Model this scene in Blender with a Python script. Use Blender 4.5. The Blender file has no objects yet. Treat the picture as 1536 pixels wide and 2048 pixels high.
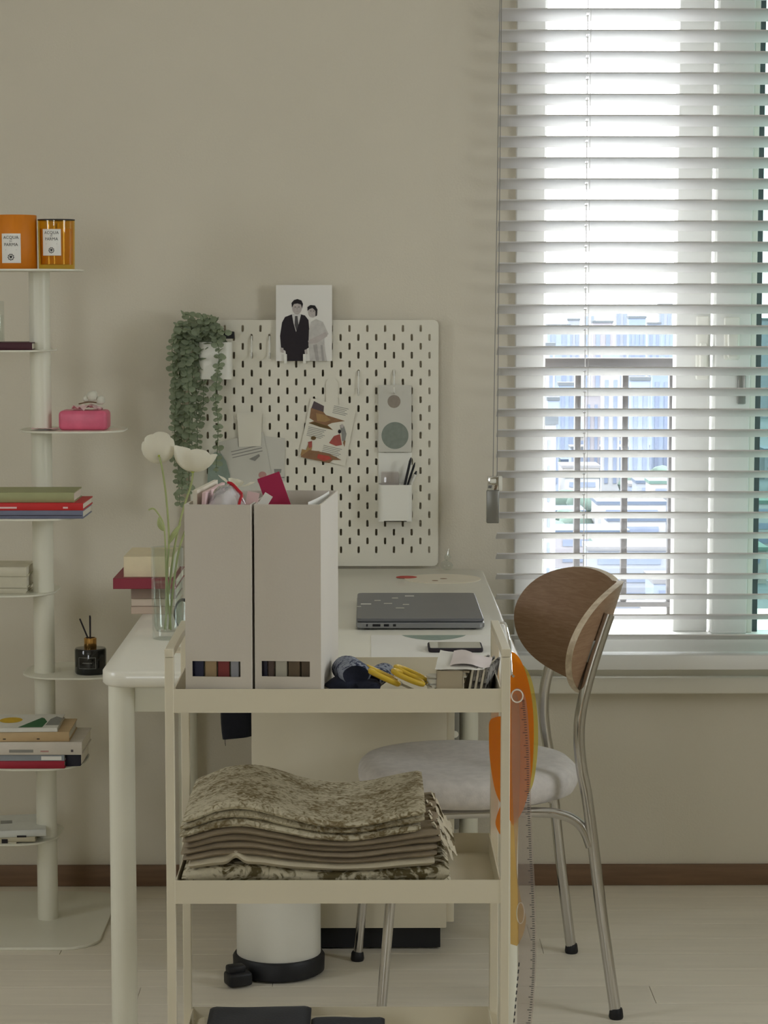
import bpy, bmesh, math, random
from mathutils import Vector, Matrix, Euler, noise

# ------------------------------------------------------------------ camera
scene = bpy.context.scene
C = scene.collection
F_PX, CAM_H = 4556.0, 1.345                     # focal length in pixels of the 1536 x 2048 frame, eye height
PITCH = math.atan(424 / F_PX)
YAW = math.atan(33 * math.cos(PITCH) / F_PX)
cam_data = bpy.data.cameras.new('camera')
cam_data.sensor_fit = 'VERTICAL'
cam_data.sensor_height = 36.0
cam_data.lens = 36.0 * F_PX / 2048
cam_data.clip_start, cam_data.clip_end = 0.05, 6000
cam = bpy.data.objects.new('camera', cam_data)
cam.location = (0, 0, CAM_H)
cam.rotation_euler = (math.pi / 2 - PITCH, 0, -YAW)
C.objects.link(cam)
scene.camera = cam

# ------------------------------------------------------------------ world, daylight, exposure
SKY = 9.5
world = bpy.data.worlds.new('sky')
scene.world = world
world.use_nodes = True
bg = world.node_tree.nodes['Background']
bg.inputs['Color'].default_value = (0.95, 0.975, 1.0, 1)
bg.inputs['Strength'].default_value = SKY
scene.view_settings.view_transform = 'Standard'
scene.view_settings.look = 'None'
scene.view_settings.gamma = 1.0
scene.view_settings.use_curve_mapping = False
scene.view_settings.exposure = 0.06
cy = scene.cycles
cy.max_bounces, cy.diffuse_bounces, cy.glossy_bounces = 8, 5, 3
cy.adaptive_threshold = 0.025
cy.transmission_bounces, cy.transparent_max_bounces = 5, 20
cy.caustics_reflective = cy.caustics_refractive = False
cy.sample_clamp_indirect = 8.0


def portal(name, loc, rot, sx, sy):              # guides sky light through a window opening, gives none itself
    l = bpy.data.lights.new(name, 'AREA')
    l.shape, l.size, l.size_y = 'RECTANGLE', sx, sy
    l.cycles.is_portal = True
    o = bpy.data.objects.new(name, l)
    o.location, o.rotation_euler = loc, rot
    C.objects.link(o)


WALL_Y, CEIL, XL, XR, YB = 5.16, 2.42, -2.3, 2.0, -1.5   # the room
W1 = (0.333, 1.55, 0.53, 2.22)                  # window in the far wall: x0 x1 z0 z1
W2 = (-1.95, -1.1, 1.0, 2.25)                     # window added behind the camera as frontal fill: x0 x1 z0 z1
W3 = (2.85, 3.5, 1.15, 2.0)                       # window in the left wall: y0 y1 z0 z1
W4 = (2.6, 3.45, 1.0, 2.05)                    # window added in the right wall for side light: y0 y1 z0 z1
portal('portal_far', ((W1[0] + W1[1]) / 2, WALL_Y + .24, (W1[2] + W1[3]) / 2), (-math.pi / 2, 0, 0), W1[1] - W1[0], W1[3] - W1[2])
portal('portal_rear', ((W2[0] + W2[1]) / 2, YB - .1, (W2[2] + W2[3]) / 2), (math.pi / 2, 0, 0), W2[1] - W2[0], W2[3] - W2[2])
portal('portal_side', (XL - .1, (W3[0] + W3[1]) / 2, (W3[2] + W3[3]) / 2), (0, -math.pi / 2, 0), W3[3] - W3[2], W3[1] - W3[0])

portal('portal_right', (XR + .1, (W4[0] + W4[1]) / 2, (W4[2] + W4[3]) / 2), (0, math.pi / 2, 0), W4[3] - W4[2], W4[1] - W4[0])

# ------------------------------------------------------------------ measuring: photograph pixel -> place
_hd = Vector((math.sin(YAW), math.cos(YAW), 0)); _zz = Vector((0, 0, 1))
_ax = _hd * math.cos(PITCH) - _zz * math.sin(PITCH)
_up = _hd * math.sin(PITCH) + _zz * math.cos(PITCH)
_rt = Vector((math.cos(YAW), -math.sin(YAW), 0))
def _ray(px, py): return _ax + _rt * ((px - 768) / F_PX) - _up * ((py - 1024) / F_PX)
def at(px, py, Y):                               # point at distance Y into the room
    d = _ray(px, py); return Vector((0, 0, CAM_H)) + d * (Y / d.y)
def on(px, py, z):                               # point on the level z
    d = _ray(px, py); return Vector((0, 0, CAM_H)) + d * ((z - CAM_H) / d.z)

# ------------------------------------------------------------------ materials
def lin(c):
    return tuple(((x / 255) / 12.92 if x / 255 <= .04045 else ((x / 255 + .055) / 1.055) ** 2.4) for x in c) + (1,)
MATS = {}
def mat(name, col, rough=.55, metal=0., var=0., vscale=8., bump=0., bscale=60., stretch=(1, 1, 1), trans=0., ior=1.45,
        spec=.5, sub=0., rnd=0., sheen=0., coat=0., col2=None):
    m = bpy.data.materials.new(name); m.use_nodes = True
    nt = m.node_tree; b = nt.nodes['Principled BSDF']
    c = lin(col)
    b.inputs['Base Color'].default_value = c
    b.inputs['Roughness'].default_value = rough
    b.inputs['Metallic'].default_value = metal
    b.inputs['Specular IOR Level'].default_value = spec
    b.inputs['IOR'].default_value = ior
    b.inputs['Transmission Weight'].default_value = trans
    b.inputs['Sheen Weight'].default_value = sheen
    b.inputs['Coat Weight'].default_value = coat
    tc = nt.nodes.new('ShaderNodeTexCoord'); mp = nt.nodes.new('ShaderNodeMapping')
    mp.inputs['Scale'].default_value = stretch
    nt.links.new(tc.outputs['Object'], mp.inputs['Vector'])
    src = None
    if var or col2:
        n = nt.nodes.new('ShaderNodeTexNoise'); n.inputs['Scale'].default_value = vscale
        n.inputs['Detail'].default_value = 4
        nt.links.new(mp.outputs['Vector'], n.inputs['Vector'])
        mx = nt.nodes.new('ShaderNodeMix'); mx.data_type = 'RGBA'
        c2 = lin(col2) if col2 else tuple(x * (1 - var) for x in c[:3]) + (1,)
        mx.inputs['A'].default_value = c; mx.inputs['B'].default_value = c2
        rp = nt.nodes.new('ShaderNodeValToRGB')
        rp.color_ramp.elements[0].position, rp.color_ramp.elements[1].position = .35, .65
        nt.links.new(n.outputs['Fac'], rp.inputs['Fac']); nt.links.new(rp.outputs['Color'], mx.inputs['Factor'])
        src = mx.outputs['Result']
    if rnd:
        oi = nt.nodes.new('ShaderNodeObjectInfo'); mr = nt.nodes.new('ShaderNodeMapRange')
        mr.inputs['To Min'].default_value, mr.inputs['To Max'].default_value = 1 - rnd, 1.0
        nt.links.new(oi.outputs['Random'], mr.inputs['Value'])
        hs = nt.nodes.new('ShaderNodeHueSaturation'); nt.links.new(mr.outputs['Result'], hs.inputs['Value'])
        if src: nt.links.new(src, hs.inputs['Color'])
        else: hs.inputs['Color'].default_value = c
        src = hs.outputs['Color']
    if src: nt.links.new(src, b.inputs['Base Color'])
    if bump:
        n = nt.nodes.new('ShaderNodeTexNoise'); n.inputs['Scale'].default_value = bscale; n.inputs['Detail'].default_value = 3
        nt.links.new(mp.outputs['Vector'], n.inputs['Vector'])
        bp = nt.nodes.new('ShaderNodeBump'); bp.inputs['Strength'].default_value = bump; bp.inputs['Distance'].default_value = .002
        nt.links.new(n.outputs['Fac'], bp.inputs['Height']); nt.links.new(bp.outputs['Normal'], b.inputs['Normal'])
    MATS[name] = m
    return m

def clear_mat(name, tint, gloss=.06, rough=.02, edge=.5, trans=1.0, haze=None):   # clear plastic or pane: transparent, fresnel gloss
    m = bpy.data.materials.new(name); m.use_nodes = True
    nt = m.node_tree; nt.nodes.clear()
    out = nt.nodes.new('ShaderNodeOutputMaterial')
    t = nt.nodes.new('ShaderNodeBsdfTransparent'); t.inputs['Color'].default_value = tint + (1,) if len(tint) == 3 else tint
    g = nt.nodes.new('ShaderNodeBsdfGlossy'); g.inputs['Roughness'].default_value = rough
    g.inputs['Color'].default_value = (1, 1, 1, 1)
    fr = nt.nodes.new('ShaderNodeLayerWeight'); fr.inputs['Blend'].default_value = .5
    pw = nt.nodes.new('ShaderNodeMath'); pw.operation = 'POWER'; pw.inputs[1].default_value = 4.0
    ma = nt.nodes.new('ShaderNodeMath'); ma.operation = 'MULTIPLY_ADD'; ma.inputs[1].default_value = edge; ma.inputs[2].default_value = .04
    mx = nt.nodes.new('ShaderNodeMixShader')
    nt.links.new(fr.outputs['Facing'], pw.inputs[0]); nt.links.new(pw.outputs[0], ma.inputs[0]); nt.links.new(ma.outputs[0], mx.inputs['Fac'])
    first = t.outputs['BSDF']
    if haze:                                     # share of scattering body colour
        d = nt.nodes.new('ShaderNodeBsdfDiffuse'); d.inputs['Color'].default_value = haze[1] + (1,) if len(haze[1]) == 3 else haze[1]
        tl = nt.nodes.new('ShaderNodeBsdfTranslucent'); tl.inputs['Color'].default_value = d.inputs['Color'].default_value
        m2 = nt.nodes.new('ShaderNodeMixShader'); m2.inputs['Fac'].default_value = .5
        nt.links.new(d.outputs['BSDF'], m2.inputs[1]); nt.links.new(tl.outputs['BSDF'], m2.inputs[2])
        m3 = nt.nodes.new('ShaderNodeMixShader'); m3.inputs['Fac'].default_value = haze[0]
        nt.links.new(t.outputs['BSDF'], m3.inputs[1]); nt.links.new(m2.outputs['Shader'], m3.inputs[2])
        first = m3.outputs['Shader']
    nt.links.new(first, mx.inputs[1]); nt.links.new(g.outputs['BSDF'], mx.inputs[2])
    nt.links.new(mx.outputs['Shader'], out.inputs['Surface'])
    MATS[name] = m
    return m

def leafy_mat(name, col, amount=.35, rough=.6, var=.25, vscale=25.):     # thin petal / leaf: part of the light passes through
    m = mat(name, col, rough, var=var, vscale=vscale)
    nt = m.node_tree; b = nt.nodes['Principled BSDF']; out = nt.nodes['Material Output']
    tl = nt.nodes.new('ShaderNodeBsdfTranslucent'); tl.inputs['Color'].default_value = lin(col)
    mx = nt.nodes.new('ShaderNodeMixShader'); mx.inputs['Fac'].default_value = amount
    nt.links.new(b.outputs['BSDF'], mx.inputs[1]); nt.links.new(tl.outputs['BSDF'], mx.inputs[2])
    nt.links.new(mx.outputs['Shader'], out.inputs['Surface'])
    return m

def print_mat(name, ground, ink, scale=60., lo=.5, hi=.6, detail=8., rough=.9, distort=1.5):   # printed cloth
    m = mat(name, ground, rough, spec=.2, bump=.4, bscale=300)
    nt = m.node_tree; b = nt.nodes['Principled BSDF']
    tc = nt.nodes.new('ShaderNodeTexCoord')
    n = nt.nodes.new('ShaderNodeTexNoise'); n.inputs['Scale'].default_value = scale; n.inputs['Detail'].default_value = detail
    n.inputs['Distortion'].default_value = distort
    n2 = nt.nodes.new('ShaderNodeTexNoise'); n2.inputs['Scale'].default_value = scale * .22
    nt.links.new(tc.outputs['Object'], n.inputs['Vector']); nt.links.new(tc.outputs['Object'], n2.inputs['Vector'])
    ad = nt.nodes.new('ShaderNodeMath'); ad.operation = 'MULTIPLY_ADD'; ad.inputs[1].default_value = .55; 
    nt.links.new(n2.outputs['Fac'], ad.inputs[0]); nt.links.new(n.outputs['Fac'], ad.inputs[2])
    rp = nt.nodes.new('ShaderNodeValToRGB')
    rp.color_ramp.elements[0].position, rp.color_ramp.elements[1].position = lo, hi
    rp.color_ramp.elements[0].color, rp.color_ramp.elements[1].color = lin(ground), lin(ink)
    sb = nt.nodes.new('ShaderNodeMath'); sb.operation = 'SUBTRACT'; sb.inputs[1].default_value = .275
    nt.links.new(ad.outputs[0], sb.inputs[0]); nt.links.new(sb.outputs[0], rp.inputs['Fac'])
    nt.links.new(rp.outputs['Color'], b.inputs['Base Color'])
    return m

def wood_mat(name, a, b_, stretch=(1, 1, 1), scale=30., rough=.5):
    m = mat(name, a, rough, bump=.15, bscale=120, stretch=stretch)
    nt = m.node_tree; b = nt.nodes['Principled BSDF']; mp = nt.nodes['Mapping']
    n = nt.nodes.new('ShaderNodeTexNoise'); n.inputs['Scale'].default_value = scale; n.inputs['Detail'].default_value = 6
    n.inputs['Distortion'].default_value = .6
    nt.links.new(mp.outputs['Vector'], n.inputs['Vector'])
    rp = nt.nodes.new('ShaderNodeValToRGB')
    rp.color_ramp.elements[0].position, rp.color_ramp.elements[1].position = .38, .66
    rp.color_ramp.elements[0].color, rp.color_ramp.elements[1].color = lin(a), lin(b_)
    nt.links.new(n.outputs['Fac'], rp.inputs['Fac']); nt.links.new(rp.outputs['Color'], b.inputs['Base Color'])
    return m

mat('wall', (221, 214, 197), .85, bump=.25, bscale=220, var=.03, vscale=3)
mat('ceiling', (235, 232, 225), .9, var=.02)
mat('floor_gap', (120, 108, 92), .8, var=.1)
mat('plank', (236, 228, 211), .42, var=.06, vscale=14, stretch=(.25, 3, 1), rnd=.05, bump=.05, bscale=40)
mat('baseboard', (128, 100, 76), .6, var=.2, vscale=20, stretch=(.3, 4, 4))
mat('frame_white', (236, 236, 232), .4, var=.02)
mat('trim_white', (226, 222, 208), .5, var=.02)
mat('slat', (214, 212, 210), .45, var=.02)
mat('rail_dark', (96, 92, 92), .5, var=.08)
mat('gasket', (84, 96, 98), .6, var=.1)
mat('white_metal', (232, 230, 214), .35, var=.02)
mat('desk_white', (236, 233, 220), .28, var=.02, coat=.2)
mat('cream_metal', (226, 218, 196), .4, var=.02)
mat('peg_white', (232, 228, 213), .5, var=.02)
mat('plastic_white', (238, 237, 228), .35, var=.02)
mat('steel', (205, 203, 200), .16, 1.0, var=.04)
mat('chrome', (225, 225, 225), .07, 1.0, var=.02)
mat('grey_metal', (150, 150, 146), .35, .8, var=.05)
mat('black_plastic', (24, 25, 30), .5, var=.15)
mat('black_cloth', (22, 24, 34), .95, var=.25, vscale=30, bump=.3, bscale=300, sheen=.1)
mat('grey_wool', (224, 218, 214), .95, var=.12, vscale=60, bump=.35, bscale=500, sheen=.2)
wood_mat('walnut', (140, 109, 82), (154, 124, 97), stretch=(2, .6, 9), scale=22, rough=.5)
wood_mat('ply_edge', (196, 178, 152), (222, 208, 184), stretch=(1, 1, 1), scale=60, rough=.5)
mat('file_card', (214, 207, 197), .8, var=.02, bump=.1, bscale=300)
mat('file_inside', (226, 216, 196), .85, var=.03)
mat('paper', (240, 238, 232), .8, var=.02)
mat('paper_warm', (232, 224, 206), .85, var=.03)
mat('paper_pink', (238, 205, 205), .8, var=.04)
mat('paper_blush', (238, 228, 228), .8, var=.04)
mat('paper_grey', (212, 210, 200), .85, var=.05)
mat('magenta', (178, 40, 84), .7, var=.05)
mat('red_ribbon', (190, 22, 40), .5, var=.1)
mat('cardboard', (206, 194, 170), .85, var=.05)
mat('pages', (236, 230, 214), .9, var=.06, vscale=200, stretch=(.05, .05, 6))
clear_mat('pane', (.97, .98, .985), edge=.4)
clear_mat('pane_teal', (.50, .61, .58), edge=.45)
clear_mat('frosted_glint', (.75, .76, .76), edge=.35, haze=(.75, (.95, .96, .96)))
clear_mat('vase_glass', (.93, .95, .94), edge=.45)
clear_mat('water', (.95, .97, .96), edge=.2)
clear_mat('clear_acrylic', (.90, .88, .87), edge=.5, haze=(.14, (.80, .74, .74)))
clear_mat('amber_acrylic', (.95, .80, .50), edge=.45, haze=(.35, (.85, .62, .25)))
clear_mat('orange_acrylic', (1.0, .55, .10), edge=.45, haze=(.62, (.95, .40, .02)))
clear_mat('yellow_acrylic', (.93, .86, .45), edge=.45, haze=(.30, (.85, .74, .25)))
clear_mat('clear_bag', (.93, .92, .94), edge=.5, rough=.12, haze=(.28, (.86, .84, .88)))
clear_mat('amber_glass', (.98, .80, .30), edge=.4, haze=(.10, (.8, .5, .1)))
mat('wax', (226, 190, 60), .6, var=.1)
mat('ink', (70, 70, 72), .9, var=.1)
mat('ink_soft', (150, 148, 142), .9, var=.1)

# ------------------------------------------------------------------ mesh helpers
ORG = {}
class MB:
    def __init__(s): s.v, s.f, s.m, s.s = [], [], [], []
    def add(s, V, Fs, mi=0, smooth=False):
        k = len(s.v); s.v += [tuple(p) for p in V]
        for f in Fs: s.f.append(tuple(i + k for i in f)); s.m.append(mi); s.s.append(smooth)
        return s
    def box(s, x0, x1, y0, y1, z0, z1, mi=0, M=None):
        V = [Vector(p) for p in ((x0, y0, z0), (x1, y0, z0), (x1, y1, z0), (x0, y1, z0), (x0, y0, z1), (x1, y0, z1), (x1, y1, z1), (x0, y1, z1))]
        if M: V = [M @ p for p in V]
        return s.add(V, [(0, 3, 2, 1), (4, 5, 6, 7), (0, 1, 5, 4), (1, 2, 6, 5), (2, 3, 7, 6), (3, 0, 4, 7)], mi)
    def rbox(s, x0, x1, y0, y1, z0, z1, r=.003, seg=2, mi=0, M=None, smooth=True):
        bm = bmesh.new(); bmesh.ops.create_cube(bm, size=1)
        for v in bm.verts:
            v.co = Vector(((x0 + x1) / 2 + v.co.x * (x1 - x0), (y0 + y1) / 2 + v.co.y * (y1 - y0), (z0 + z1) / 2 + v.co.z * (z1 - z0)))
        bmesh.ops.bevel(bm, geom=list(bm.edges), offset=r, segments=seg, affect='EDGES', profile=.5)
        bm.verts.index_update()
        V = [v.co.copy() for v in bm.verts]; Fs = [[v.index for v in f.verts] for f in bm.faces]; bm.free()
        if M: V = [M @ p for p in V]
        return s.add(V, Fs, mi, smooth)
    def loft(s, rings, mi=0, smooth=True, closed=True, caps=True):
        n = len(rings[0]); V = [p for r in rings for p in r]; Fs = []
        for a in range(len(rings) - 1):
            for i in range(n if closed else n - 1):
                j = (i + 1) % n
                Fs.append((a * n + i, a * n + j, (a + 1) * n + j, (a + 1) * n + i))
        s.add(V, Fs, mi, smooth)
        if caps and closed:
            s.add(rings[0], [tuple(range(n))[::-1]], mi); s.add(rings[-1], [tuple(range(n))], mi)
        return s
    def cyl(s, p0, p1, r0, r1=None, n=20, mi=0, caps=True): return s.tube([p0, p1], [r0, r0 if r1 is None else r1], n, mi, caps)
    def tube(s, pts, r, n=10, mi=0, caps=True):
        pts = [Vector(p) for p in pts]; m = len(pts)
        rr = r if isinstance(r, (list, tuple)) else [r] * m
        rings = []; prev = None
        for i, p in enumerate(pts):
            t = (pts[min(i + 1, m - 1)] - pts[max(i - 1, 0)]).normalized()
            if prev is None:
                a = Vector((0, 0, 1)) if abs(t.z) < .9 else Vector((1, 0, 0))
                u = t.cross(a).normalized()
            else:
                u = (prev - t * prev.dot(t)).normalized()
            prev = u; w = t.cross(u)
            rings.append([p + (u * math.cos(2 * math.pi * k / n) + w * math.sin(2 * math.pi * k / n)) * rr[i] for k in range(n)])
        return s.loft(rings, mi, True, True, caps)
    def lathe(s, prof, cx=0, cyy=0, n=32, mi=0, caps=True):
        return s.loft([[Vector((cx + r * math.cos(2 * math.pi * k / n), cyy + r * math.sin(2 * math.pi * k / n), z)) for k in range(n)] for r, z in prof], mi, True, True, caps)
    def slab(s, pts, z0, z1, b=0., mi=0, M=None, smooth=False):      # outline in xy, thickness in z
        def ring(z, ins):
            q = inset(pts, ins) if ins else pts
            R = [Vector((x, y, z)) for x, y in q]
            return [M @ p for p in R] if M else R
        rings = [ring(z0, b), ring(z0 + b, 0), ring(z1 - b, 0), ring(z1, b)] if b else [ring(z0, 0), ring(z1, 0)]
        return s.loft(rings, mi, smooth)
    def grid(s, fn, nu, nv, mi=0, smooth=True):
        V = [fn(i / nu, j / nv) for i in range(nu + 1) for j in range(nv + 1)]
        Fs = [(i * (nv + 1) + j, (i + 1) * (nv + 1) + j, (i + 1) * (nv + 1) + j + 1, i * (nv + 1) + j + 1) for i in range(nu) for j in range(nv)]
        return s.add(V, Fs, mi, smooth)
    def mesh(s, name, mats, org=(0, 0, 0), sharp=45, recalc=True):
        me = bpy.data.meshes.new(name); o = Vector(org)
        me.from_pydata([Vector(p) - o for p in s.v], [], s.f)
        for m in (mats if isinstance(mats, (list, tuple)) else [mats]): me.materials.append(MATS[m] if isinstance(m, str) else m)
        me.polygons.foreach_set('material_index', s.m); me.polygons.foreach_set('use_smooth', s.s)
        me.update()
        if recalc:
            bm = bmesh.new(); bm.from_mesh(me); bmesh.ops.remove_doubles(bm, verts=bm.verts, dist=1e-6)
            bmesh.ops.recalc_face_normals(bm, faces=bm.faces); bm.to_mesh(me); bm.free()
        if any(s.s): me.set_sharp_from_angle(angle=math.radians(sharp))
        return me
    def build(s, name, mats, parent=None, org=None, **kw):
        o = ORG[parent.name] if parent else Vector(org if org is not None else base_of(s.v))
        ob = bpy.data.objects.new(name, s.mesh(name, mats, o, **kw))
        C.objects.link(ob)
        if parent: ob.parent = parent
        else: ob.location = o
        ORG[ob.name] = Vector(o)
        return ob

def base_of(V):
    xs = [p[0] for p in V]; ys = [p[1] for p in V]; zs = [p[2] for p in V]
    return ((min(xs) + max(xs)) / 2, (min(ys) + max(ys)) / 2, min(zs))
def inset(pts, d):
    n = len(pts); A = sum(pts[i][0] * pts[(i + 1) % n][1] - pts[(i + 1) % n][0] * pts[i][1] for i in range(n)); sg = 1 if A > 0 else -1
    out = []
    for i in range(n):
        a, b, c = Vector(pts[i - 1]), Vector(pts[i]), Vector(pts[(i + 1) % n])
        t1 = (b - a).normalized(); t2 = (c - b).normalized()
        nn = Vector((-(t1.y + t2.y), t1.x + t2.x)) * sg
        nn = nn.normalized() if nn.length > 1e-9 else Vector((0, 0))
        out.append((b.x + nn.x * d, b.y + nn.y * d))
    return out
def rrect(x0, x1, y0, y1, r, n=8):
    P = []
    for cx, cyy, a0 in ((x1 - r, y1 - r, 0), (x0 + r, y1 - r, 90), (x0 + r, y0 + r, 180), (x1 - r, y0 + r, 270)):
        for k in range(n + 1):
            a = math.radians(a0 + 90 * k / n); P.append((cx + r * math.cos(a), cyy + r * math.sin(a)))
    return P
def spline(P, k=8):                               # Catmull-Rom through the points
    P = [Vector(p) for p in P]; out = []
    for i in range(len(P) - 1):
        p0, p1, p2, p3 = P[max(i - 1, 0)], P[i], P[i + 1], P[min(i + 2, len(P) - 1)]
        for j in range(k):
            t = j / k
            out.append(.5 * ((2 * p1) + (p2 - p0) * t + (2 * p0 - 5 * p1 + 4 * p2 - p3) * t * t + (3 * p1 - p0 - 3 * p2 + p3) * t ** 3))
    return out + [P[-1]]
def tag(o, label, cat, group=None, kind=None):
    o['label'] = label
    if cat: o['category'] = cat
    if group: o['group'] = group
    if kind: o['kind'] = kind
    return o
def thing(name, label, cat, loc, group=None, rz=0.):
    o = bpy.data.objects.new(name, None); o.empty_display_size = .05
    o.location = loc; o.rotation_euler = (0, 0, rz); C.objects.link(o)
    ORG[o.name] = Vector(loc)
    return tag(o, label, cat, group)
def local(o): ORG[o.name] = Vector((0, 0, 0)); return o      # parts of this thing are given in its own axes
def struct(o): o['kind'] = 'structure'; return o
def copy_tree(o, parent=None):
    c = o.copy(); C.objects.link(c); c.parent = parent; ORG[c.name] = ORG[o.name].copy()
    for ch in list(o.children): copy_tree(ch, c)
    return c
def poly_xz(pts, Y, t=.0004, mi=0, mb=None):      # flat print or card standing upright: outline as (x, z), facing the room
    mb = mb or MB()
    n = len(pts)
    return mb.add([(x, Y, z) for x, z in pts] + [(x, Y + t, z) for x, z in pts],
                  [tuple(range(n)), tuple(range(2 * n - 1, n - 1, -1))] + [(i, i + n, (i + 1) % n + n, (i + 1) % n) for i in range(n)], mi)
def pxz(P, Y): return [(q.x, q.z) for q in (at(a, b, Y) for a, b in P)]
def ell(cx, cyy, rx, ry, n=24, a0=0): return [(cx + rx * math.cos(a0 + 2 * math.pi * k / n), cyy + ry * math.sin(a0 + 2 * math.pi * k / n)) for k in range(n)]
def text_mesh(txt, size):                          # flat letters as triangles in xy, centred
    cu = bpy.data.curves.new('t', 'FONT'); cu.body = txt; cu.size = size; cu.align_x = 'CENTER'; cu.align_y = 'CENTER'; cu.resolution_u = 2
    ob = bpy.data.objects.new('t', cu); C.objects.link(ob)
    dg = bpy.context.evaluated_depsgraph_get(); me = bpy.data.meshes.new_from_object(ob.evaluated_get(dg))
    V = [v.co.copy() for v in me.vertices]; Fs = [tuple(p.vertices) for p in me.polygons]
    bpy.data.objects.remove(ob); bpy.data.curves.remove(cu); bpy.data.meshes.remove(me)
    return V, Fs
rng = random.Random(7)

# ================================================================== THE ROOM
def wall_with_hole(name, x0, x1, z0, z1, hole, place, label):
    hx0, hx1, hz0, hz1 = hole; mb = MB()
    for a, b, c, d in ((x0, hx0, z0, z1), (hx1, x1, z0, z1), (hx0, hx1, z0, hz0), (hx0, hx1, hz1, z1)):
        place(mb, a, b, c, d)
    o = mb.build(name, 'wall', org=(0, 0, 0)); o['label'] = label
    return struct(o)
TH = .22
wall_with_hole('wall_back', XL - TH, XR + TH, 0, CEIL, W1, lambda m, a, b, c, d: m.box(a, b, WALL_Y, WALL_Y + TH, c, d), 'plain warm white wall behind the desk, with a window')
wall_with_hole('wall_rear', XL - TH, XR + TH, 0, CEIL, W2, lambda m, a, b, c, d: m.box(a, b, YB - TH, YB, c, d), 'wall behind the viewer with a small window added for fill light')
wall_with_hole('wall_left', YB, WALL_Y, 0, CEIL, W3, lambda m, a, b, c, d: m.box(XL - TH, XL, a, b, c, d), 'plain wall on the left with a window')
wall_with_hole('wall_right', YB, WALL_Y, 0, CEIL, W4, lambda m, a, b, c, d: m.box(XR, XR + TH, a, b, c, d), 'plain wall on the right with a window added for side light')
struct(MB().box(XL - TH, XR + TH, YB - TH, WALL_Y + TH, CEIL, CEIL + .15).build('ceiling', 'ceiling', org=(0, 0, 0)))
floor = struct(MB().box(XL - TH, XR + TH, YB - TH, WALL_Y + TH, -.12, -.009).build('floor', 'floor_gap', org=(0, 0, 0)))
floor['label'] = 'pale whitewashed plank floor'
PW = .1118; y = WALL_Y; row = 0; plank_meshes = {}
pr = random.Random(3)
while y > YB:
    y0 = max(y - PW, YB)
    if y > 3.1:                                    # planks that can be told apart
        x = XL + pr.uniform(-.9, 0)
        while x < XR:
            L = 1.0
            a, b = max(x, XL), min(x + L, XR)
            if b - a > .03:
                key = (round(b - a, 3), round(y - y0, 4))
                if key not in plank_meshes:
                    w, dpt = b - a, y - y0
                    mb = MB(); mb.slab([(.0004, .0004), (w - .0004, .0004), (w - .0004, dpt - .0004), (.0004, dpt - .0004)], -.009, 0, b=.0008)
                    plank_meshes[key] = mb.mesh('plank', 'plank')
                o = bpy.data.objects.new('plank', plank_meshes[key]); o.location = (a, y0, 0); C.objects.link(o); o.parent = floor
            x += L
    y = y0; row += 1
    if y <= 3.1:
        break
mb = MB(); mb.box(XL, XR, YB, y, -.009, 0); o = mb.build('plank_field', 'plank', parent=floor)
struct(MB().rbox(XL, XR, WALL_Y - .011, WALL_Y, 0, at(1300, 1727, WALL_Y).z, .002).build('baseboard_back', 'baseboard', org=(0, 0, 0)))

# ---- the window in the far wall
win = bpy.data.objects.new('window_1', None); win.location = (W1[0], WALL_Y, W1[2]); C.objects.link(win); ORG['window_1'] = Vector(win.location)
struct(win); win['label'] = 'white framed sliding window behind the blind'
def xw(px, Y=5.17): return at(px, 700, Y).x
fb = at(1200, 1262, 5.20).z                        # top of the lower frame
mb = MB()
mb.rbox(W1[0], xw(1086), 5.138, 5.30, fb, W1[3] - .06, .003)
mb.build('jamb', 'frame_white', win)
MB().rbox(xw(1085, 5.2), xw(1090, 5.2), 5.19, 5.28, fb, W1[3], .0015).build('bead', 'frame_white', win)
MB().rbox(W1[0], W1[1], 5.138, 5.36, W1[2], fb, .003).build('bottom_frame', 'frame_white', win)
MB().rbox(W1[0], W1[1], 5.138, 5.30, W1[3] - .06, W1[3], .003).build('head_frame', 'frame_white', win)
MB().rbox(W1[1] - .05, W1[1], 5.138, 5.30, fb, W1[3] - .06, .003).build('jamb', 'frame_white', win)
st = MB().rbox(xw(1352, 5.19), xw(1421, 5.19), 5.19, 5.245, fb, W1[3] - .06, .003).build('stile', 'frame_white', win)
sb_ = MB().rbox(xw(1429, 5.165), xw(1500, 5.165), 5.155, 5.21, fb, W1[3] - .06, .003).build('stile', 'frame_white', win)
MB().rbox(xw(1500, 5.18), xw(1511, 5.18), 5.172, 5.215, fb, W1[3] - .06, .002).build('sash_edge', 'plastic_white', win)
MB().box(xw(1511, 5.2), xw(1521, 5.2), 5.19, 5.22, fb, W1[3] - .06).build('gasket', 'gasket', win)
MB().box(xw(1090, 5.22), xw(1352, 5.22), 5.214, 5.219, fb, W1[3] - .06).build('pane', 'pane', win)
MB().box(xw(1420, 5.23), xw(1430, 5.23), 5.224, 5.229, fb, W1[3] - .06).build('pane', 'frosted_glint', win)  # strip added in place of bright light grazing the sash edge
MB().box(xw(1519, 5.2), W1[1] - .05, 5.20, 5.206, fb, W1[3] - .06).build('pane', 'pane_teal', win)['label'] = 'teal tinted pane'
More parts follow.
